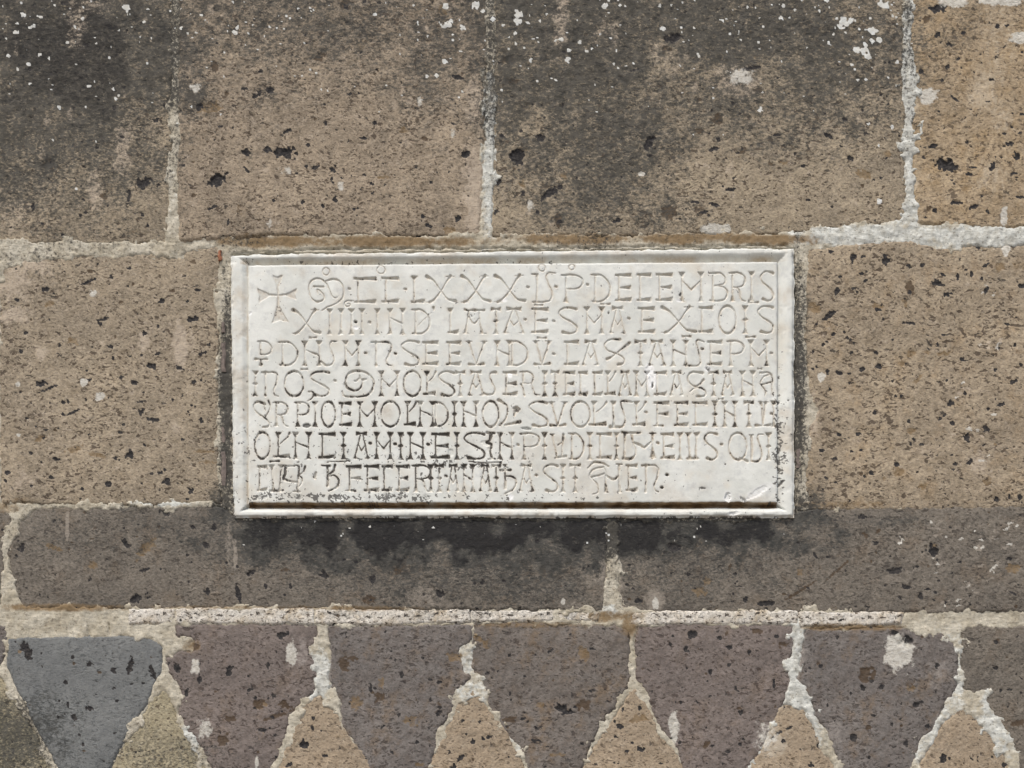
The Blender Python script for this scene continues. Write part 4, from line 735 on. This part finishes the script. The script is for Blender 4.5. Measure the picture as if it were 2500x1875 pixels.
CU(ZPG, [(1110, 475, 5), (1200, 472, 4), (1350, 466, 6)])
CU(ZPH, [(985, 562, 9), (1035, 564, 5), (1090, 562, 9)], [(1015, 508, 6), (1050, 508, 6)], [(1032, 515, 9), (1032, 620, 6), (1032, 760, 10)], [(1035, 628, 5), (1110, 635, 7), (1150, 690, 7), (1120, 770, 6), (1030, 820, 6)])
CU(ZPH, [(1925, 540, 6), (1990, 482, 7), (2080, 490, 8), (2145, 525, 6)], [(2092, 530, 6), (1990, 552, 6), (1945, 610, 6), (1975, 660, 5), (2030, 725, 6), (2030, 800, 5), (1980, 825, 5)], [(1960, 640, 7), (2100, 605, 6)])
CU(ZPI, [(100, 535, 4), (125, 580, 5), (125, 700, 6), (130, 790, 11)], [(110, 800, 4), (155, 800, 4)], [(125, 620, 7), (205, 665, 9), (265, 625, 6)], [(240, 502, 6), (300, 502, 6)], [(268, 508, 10), (268, 620, 5), (275, 790, 10)], [(250, 798, 5), (300, 798, 5)])
CU(ZPH, [(640, 470, 4), (800, 485, 5), (990, 480, 7)])

# ------------------------------------------------------------------ the marble plaque
def frames():
    ox = [564, 608, 1897, 1939]; oy = [611, 643, 1227.5, 1261]
    top0, top1 = 619.5, 604.0
    P = np.zeros((4, 4, 2))
    for r in range(4):
        for c in range(4):
            P[r, c] = (ox[c], oy[r])
    P[:, 0, 0] = [564, 565, 571, 573]; P[:, 3, 0] = [1937, 1938, 1938, 1938.5]
    for c in range(4):
        t = (ox[c] - 564) / 1375.0
        P[0, c, 1] = top0 + (top1 - top0) * t
        P[1, c, 1] = 647 + (638.5 - 647) * t
        P[2, c, 1] = 1228.5 - 1.5 * t
        P[3, c, 1] = 1261.5 - 0.5 * t
    return P
CP = frames()
def params(npan):
    fr = list(np.linspace(0, 1, 19)[:-1])
    st = list(1 + np.array([0, .25, .5, .75, 1.0]) * 1.8 / npan)
    return fr + st, 1.8 / npan
def paxis(length, step):
    fr, e = params(length)
    n = int(length / step)
    mid = list(np.linspace(1 + e, 2 - e, n)[1:-1])
    a = fr + mid
    b = [3 - q for q in fr][::-1]
    return np.array(a + b)
PA, PB = paxis(1289, 1.62), paxis(585, 1.62)
A_, B_ = np.meshgrid(PA, PB)
def pw(q):
    c = np.clip(np.floor(q).astype(int), 0, 2); return c, q - c
ci, fu = pw(A_); ri, fv = pw(B_)
def bil(ch):
    return ((CP[ri, ci, ch] * (1 - fu) + CP[ri, ci + 1, ch] * fu) * (1 - fv) + (CP[ri + 1, ci, ch] * (1 - fu) + CP[ri + 1, ci + 1, ch] * fu) * fv)
PU, PV = bil(0), bil(1)
# ragged edges: shift vertices near the outer rim and near the panel's arris
dout = np.minimum.reduce([A_, 3 - A_, B_, 3 - B_]) * 38
din = np.minimum.reduce([np.abs(A_ - 1) * np.where(A_ < 1, 40, 1289), np.abs(A_ - 2) * np.where(A_ > 2, 40, 1289), np.abs(B_ - 1) * np.where(B_ < 1, 34, 585), np.abs(B_ - 2) * np.where(B_ > 2, 34, 585)])
jw = np.exp(-dout / 9) * 5.0 + np.exp(-din / 5) * 2.6
low = np.exp(-np.abs(B_ - 2) * 60) * 2.0
JU = (fbm(PU, PV, 16, 2, 3) - 0.5) * jw; JV = (fbm(PU, PV, 14, 6, 3) - 0.5) * (jw + low)
PU = PU + JU; PV = PV + JV
HP = 0.0085                                             # face of the inscribed panel in front of the wall plane
inside = (A_ >= 1) & (A_ <= 2) & (B_ >= 1) & (B_ <= 2)
ed = np.minimum.reduce([(A_ - 1) * 1289, (2 - A_) * 1289, (B_ - 1) * 585, (2 - B_) * 585])
f = np.clip(1 - np.maximum.reduce([1 - A_, A_ - 2, 1 - B_, B_ - 2]), 0, 1)     # 0 at the rim, 1 at the groove
out4 = np.stack([1 - A_, A_ - 2, 1 - B_, B_ - 2])
in4 = np.stack([(A_ - 1) * 1289, (2 - A_) * 1289, (B_ - 1) * 585, (2 - B_) * 585])
side = np.where(inside, in4.argmin(0), out4.argmax(0))
GRV = np.array([0.0050, 0.0065, 0.010, 0.0150])[side]; F0 = np.array([.62, .40, .36, .36])[side]
prof = HP - GRV * np.where(f < F0, 0, sst(0, 1, (f - F0) / (.98 - F0)) * .6 + np.clip((f - F0) / (.97 - F0), 0, 1) * .4)
prof = prof - sst(.16, 0, f) * 0.0045 - sst(.34, .0, f) * sst(.52, .72, fbm(PU, PV, 38, 15, 4, .65)) * 0.003 - sst(.55, .75, fbm(PU, PV, 30, 16, 4, .65)) * 0.0006
HH = np.where(inside, HP - GRV + GRV * np.clip(ed / 1.35, 0, 1) ** .9, prof)
HH = HH - np.where(inside, sst(5, 0.8, ed) * 0.0012, 0)
HH = HH + (fbm(PU, PV, 120, 9, 3) - .5) * 0.0022 + (fbm(PU, PV, 22, 13, 3) - .5) * 0.0010

DEP = np.zeros(PU.shape, np.float32); OWN = np.full(PU.shape, -1, np.int32); INS = np.zeros(PU.shape, np.float32); HAL = np.zeros(PU.shape, np.float32)
urow = PU[len(PB) // 2]; vcol = PV[:, len(PA) // 2]
WN1 = (fbm(PU, PV, 9, 18, 2) - .5) * 1.7; WN2 = (fbm(PU, PV, 9, 19, 2) - .5) * 1.7; WN3 = (fbm(PU, PV, 5, 21, 2) - .5) * 1.3
for li, strokes in enumerate(LET):
    allp = np.array([tuple(p[:2]) for s in strokes for p in (s['p'] if isinstance(s, dict) else s)])
    if len(allp) == 0: continue
    i0, i1 = np.searchsorted(urow, [allp[:, 0].min() - 22, allp[:, 0].max() + 22]); j0, j1 = np.searchsorted(vcol, [allp[:, 1].min() - 24, allp[:, 1].max() + 24])
    w = (slice(max(j0, 0), j1), slice(max(i0, 0), i1))
    u = PU[w] + WN1[w]; v_ = PV[w] + WN2[w]
    best = np.full(u.shape, -9.0)
    for s in strokes:
        if isinstance(s, dict):
            best = np.maximum(best, np.minimum(.5 - poly_sdf(u, v_, s['p']), s.get('m', 9))); continue
        if len(s) == 1: s = [s[0], s[0]]
        for (ax, ay, aw), (bx, by, bw) in zip(s[:-1], s[1:]):
            ex, ey = bx - ax, by - ay
            t = np.clip(((u - ax) * ex + (v_ - ay) * ey) / max(ex * ex + ey * ey, 1e-6), 0, 1)
            best = np.maximum(best, (aw + (bw - aw) * t) * .46 - np.hypot(u - ax - ex * t, v_ - ay - ey * t))
    best = best + WN3[w] * .5
    dd = np.clip(best, 0, 5.5)
    dep = (dd * 1.12 * S) * sst(-.2, 1.2, best) 
    upd = dep > DEP[w]
    DEP[w] = np.where(upd, dep, DEP[w]); OWN[w] = np.where(upd, li, OWN[w]); INS[w] = np.maximum(INS[w], sst(-.3, 1.3, best)); HAL[w] = np.maximum(HAL[w], sst(-6, 0, best))
DEP *= inside
HH = HH - DEP

# grime and painted light on the plaque: black crust, beige patina, brown growth with shade, white bruises
SOo = np.zeros(PU.shape); BEi = np.zeros(PU.shape); BRo = np.zeros(PU.shape); CHi = np.zeros(PU.shape)
def pb(cx, cy, rx, ry, st): return st * np.exp(-((PU - cx) / rx) ** 2 - ((PV - cy) / ry) ** 2)
reg = 0.375 + pb(1010, 1050, 200, 70, .26) + pb(760, 1120, 200, 90, .18) + pb(1080, 1130, 220, 60, .25) + pb(800, 960, 260, 90, .12) + pb(1450, 1000, 460, 80, .06) + pb(1700, 690, 260, 80, -.40) + pb(700, 700, 120, 70, -.12) + pb(1350, 690, 160, 50, -.25) + pb(1300, 870, 120, 60, -.08)
n18 = fbm(PU, PV, 18, 34, 4, .85)
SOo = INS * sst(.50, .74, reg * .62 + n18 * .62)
BEi = np.maximum(BEi, INS * sst(.30, .68, n18 * .6 + .25) * (.62 + pb(1300, 1060, 700, 110, .3)))
BEi = np.maximum(BEi, np.where(inside, 0, 1) * sst(.50, .74, fbm(PU, PV, 70, 46, 4, .6)) * .45)
BEi = np.maximum(BEi, sst(.56, .80, fbm(PU, PV, 110, 49, 4, .6)) * .28)
SOo = np.maximum(SOo, np.where(inside, 0, 1) * sst(.60, .80, fbm(PU, PV, 22, 59, 4, .75)) * .28)
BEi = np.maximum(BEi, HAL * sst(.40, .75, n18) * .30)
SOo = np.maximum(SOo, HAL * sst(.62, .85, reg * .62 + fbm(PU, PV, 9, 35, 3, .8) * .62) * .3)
# flecks of crust on the flat face, thick low on the panel
spk = 0.03 + pb(800, 1210, 320, 20, .20) + pb(1040, 1090, 250, 70, .10) + pb(1150, 1130, 110, 20, .16) + pb(700, 1100, 160, 90, .08) + pb(1010, 1130, 240, 24, .12) + pb(1900, 1100, 18, 140, .45) + pb(600, 1100, 40, 120, .14) + pb(1100, 1215, 500, 14, .2) + pb(900, 640, 300, 6, .22) + pb(1230, 637, 160, 6, .16)
spn = fbm(PU, PV, 7.5, 44, 3, .85)
SOo = np.maximum(SOo, sst(.80, .88, spn + spk * .8))
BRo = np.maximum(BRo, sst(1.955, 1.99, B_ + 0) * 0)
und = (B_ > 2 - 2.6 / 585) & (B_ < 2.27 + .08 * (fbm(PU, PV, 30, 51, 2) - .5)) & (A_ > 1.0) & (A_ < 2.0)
BRo = np.where(und, 1.0, BRo) * np.clip(.55 + fbm(PU, PV, 40, 52, 3), 0, 1)  # brown on the panel's underside: growth plus its shade put into the colour
BEi = np.maximum(BEi, sst(.42, .75, 1 - B_) * 0 + np.where((B_ < 1) & (A_ > .5) & (A_ < 2.5), sst(.3, .75, f) * sst(.25, .65, fbm(PU, PV, 60, 53, 3)) * .8, 0))  # warm ground bounce on the down-facing top slope, painted in as beige
BEi = np.maximum(BEi, np.where((A_ < 1) & (B_ > .6), sst(.78, .98, f) * .75, 0) * sst(.2, .6, fbm(PU, PV, 40, 54, 3)))
BEi = np.maximum(BEi, pb(1860, 633, 40, 10, 1.0) * (B_ < 1)); BEi = np.maximum(BEi, pb(945, 1005, 16, 22, .5)); BEi = np.maximum(BEi, pb(740, 667, 8, 12, .35)); BEi = np.maximum(BEi, pb(1600, 1145, 12, 12, .5)); BEi = np.maximum(BEi, pb(1840, 1218, 40, 12, .4))
BEi = np.maximum(BEi, sst(.22, .0, f) * (B_ > 2) * sst(.35, .65, fbm(PU, PV, 30, 57, 3)) * .8)
SOo = np.maximum(SOo, sst(.20, .0, f) * np.where(B_ > 2, 1, .25) * sst(.48, .62, fbm(PU, PV, 26, 58, 5, .8)) * .95)
def ppit(u0, v0, a, b, rot, dep, so, ch=0.0):
    c, s_ = math.cos(math.radians(rot)), math.sin(math.radians(rot))
    x = (PU - u0) * c + (PV - v0) * s_; y = -(PU - u0) * s_ + (PV - v0) * c
    e = np.sqrt((x / a) ** 2 + (y / b) ** 2) + (spn - .5) * .9
    m = sst(1.1, .6, e)
    global HH, SOo, CHi
    HH = HH - m * dep; SOo = np.maximum(SOo, m * so); CHi = np.maximum(CHi, sst(1.7, .7, e) * ch)
for q in ((869, 785.5, 4.5, 3.5, 30, .002, .9), (1769, 1133, 3, 3, 0, .001, .8), (1628, 1158, 5, 4, 0, .002, .9), (1615, 1189, 5, 4, 0, .002, .8), (1713, 1191, 10, 3, 0, .001, .8), (1776, 1214, 9, 11, 0, .0028, .35, .6), (1812, 1219, 11, 5, 40, .0025, .5, .4),
          (1660, 720, 4, 7, 20, .002, .9), (1618, 708, 2, 2, 0, .001, .8), (1640, 716, 2.5, 2, 0, .001, .8), (1759, 771, 2.5, 2.5, 0, .001, .9), (1485, 764, 3, 4, 0, .001, .8), (1591, 930, 9, 18, 5, .0012, .0, 1.0), (1592, 940, 3.5, 7, 0, .003, .9), (1584, 905, 10, 14, 0, .001, 0, .9),
          (1727, 900, 9, 6, 20, .001, .6, .6), (1246, 1214, 6, 6, 0, .0004, 0, 1.0), (1237, 1209, 4, 2, 0, .001, .9), (750, 1039, 11, 6, -5, .002, .9), (1790, 1252, 16, 5, -10, .0025, .45, .5), (1685, 1252, 6, 3, 0, .001, .6), (1905, 1178, 14, 4, -45, .002, .8), (1914, 1113, 4, 3, -30, .001, .9),
          (1923, 977, 4, 3, 0, .001, .9), (1898, 980, 6, 5, 0, .0015, .9), (1850, 1200, 30, 9, -30, .0012, .05, .6), (870, 800, 7, 4, 0, .0008, 0, .9), (1245, 917, 5, 5, 0, .0006, 0, 1.0), (1657, 735, 6, 3, 0, .0006, 0, .9), (1172, 612, 6, 4, 0, .0004, 0, 1), (1232, 733, 6, 4, 0, .0006, 0, .9), (613, 765, 5, 3, -50, .001, 0, .9),
          (1186, 1082, 12, 6, 20, .0012, .1), (1195, 1098, 7, 8, 0, .0010, .1), (1100, 1105, 8, 10, 0, .0016, .35), (1285, 1046, 16, 4, 5, .002, .55), (1147, 771, 10, 6, 10, .0006, .55), (1160, 785, 3, 7, 0, .0006, .35), (985, 1200, 14, 9, 0, .0006, .45), (730, 1213, 14, 8, 0, .0006, .5), (640, 1212, 16, 9, 0, .0006, .55), (825, 1213, 20, 8, 0, .0006, .5), (945, 1212, 14, 10, 0, .0006, .55), (1040, 1215, 12, 9, 0, .0006, .5)):
    ppit(*q)

PX = wx(PU); PZ = wz(PV) - HP * TANV; PY = -HH
plaque = bpy.data.objects.new('marble_plaque', None); sc.collection.objects.link(plaque)
BASE = (wx(1251), 0.03, wz(1262)); plaque.location = BASE
plaque['label'] = 'white marble plaque carved with seven lines of Latin letters, set in the wall'
plaque['category'] = 'plaque'
Cc = lambda m: m[:-1, :-1] & m[1:, :-1] & m[:-1, 1:] & m[1:, 1:]
pc = Cc(inside)
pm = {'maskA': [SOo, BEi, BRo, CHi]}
org = (wx(1251), 0.0, wz(940))
def pchild(name, me, parent, world, pworld):
    return link(name, me, parent, tuple(world[i] - pworld[i] for i in range(3)))
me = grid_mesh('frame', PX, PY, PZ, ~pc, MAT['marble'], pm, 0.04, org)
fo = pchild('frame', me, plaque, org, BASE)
own = OWN[:-1, :-1].copy(); dm = np.maximum.reduce([DEP[:-1, :-1], DEP[1:, :-1], DEP[:-1, 1:], DEP[1:, 1:]])
for sl in ((slice(1, None), slice(None, -1)), (slice(None, -1), slice(1, None)), (slice(1, None), slice(1, None))):
    own = np.where(own < 0, OWN[sl], own)
letc = pc & (dm > 0.0003) & (own >= 0)
# vertex normals of the whole relief, so that neighbouring pieces shade without seams
dXu = np.gradient(PX, axis=1); dZv = np.gradient(PZ, axis=0); dYu = np.gradient(PY, axis=1); dYv = np.gradient(PY, axis=0); dZu = np.gradient(PZ, axis=1); dXv = np.gradient(PX, axis=0)
T1 = np.stack([dXu, dYu, dZu], -1); T2 = np.stack([dXv, dYv, dZv], -1)
NRM = np.cross(T1, T2); NRM /= np.maximum(np.linalg.norm(NRM, axis=-1, keepdims=True), 1e-12)
NRM *= np.where(NRM[..., 1:2] > 0, -1, 1)
def set_normals(me, cells):
    ny, nx = PX.shape
    jj, ii = np.nonzero(cells); a = jj * nx + ii
    used = np.unique(np.stack([a, a + nx, a + nx + 1, a + 1], 1))
    n = NRM.reshape(-1, 3)[used]
    if len(me.vertices) > len(used): n = np.vstack([n, np.tile([0, -1.0, 0], (len(me.vertices) - len(used), 1))])
    me.normals_split_custom_set_from_vertices(n.astype(np.float32))
pcells = pc & ~letc
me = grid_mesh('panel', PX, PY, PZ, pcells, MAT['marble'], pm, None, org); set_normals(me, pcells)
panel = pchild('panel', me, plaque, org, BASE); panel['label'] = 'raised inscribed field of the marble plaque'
for li in range(len(LET)):
    c = letc & (own == li)
    if c.sum() < 3: continue
    jj, ii = np.nonzero(c)
    w = (slice(jj.min(), jj.max() + 2), slice(ii.min(), ii.max() + 2)); wc = (slice(jj.min(), jj.max() + 1), slice(ii.min(), ii.max() + 1))
    lo = (float(PX[w].mean()), 0.0, float(PZ[w].mean()))
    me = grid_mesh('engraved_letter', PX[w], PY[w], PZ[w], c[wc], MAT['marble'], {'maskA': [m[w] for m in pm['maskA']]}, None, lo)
    set_normals(me, c)
    o = pchild('engraved_letter', me, panel, lo, org)
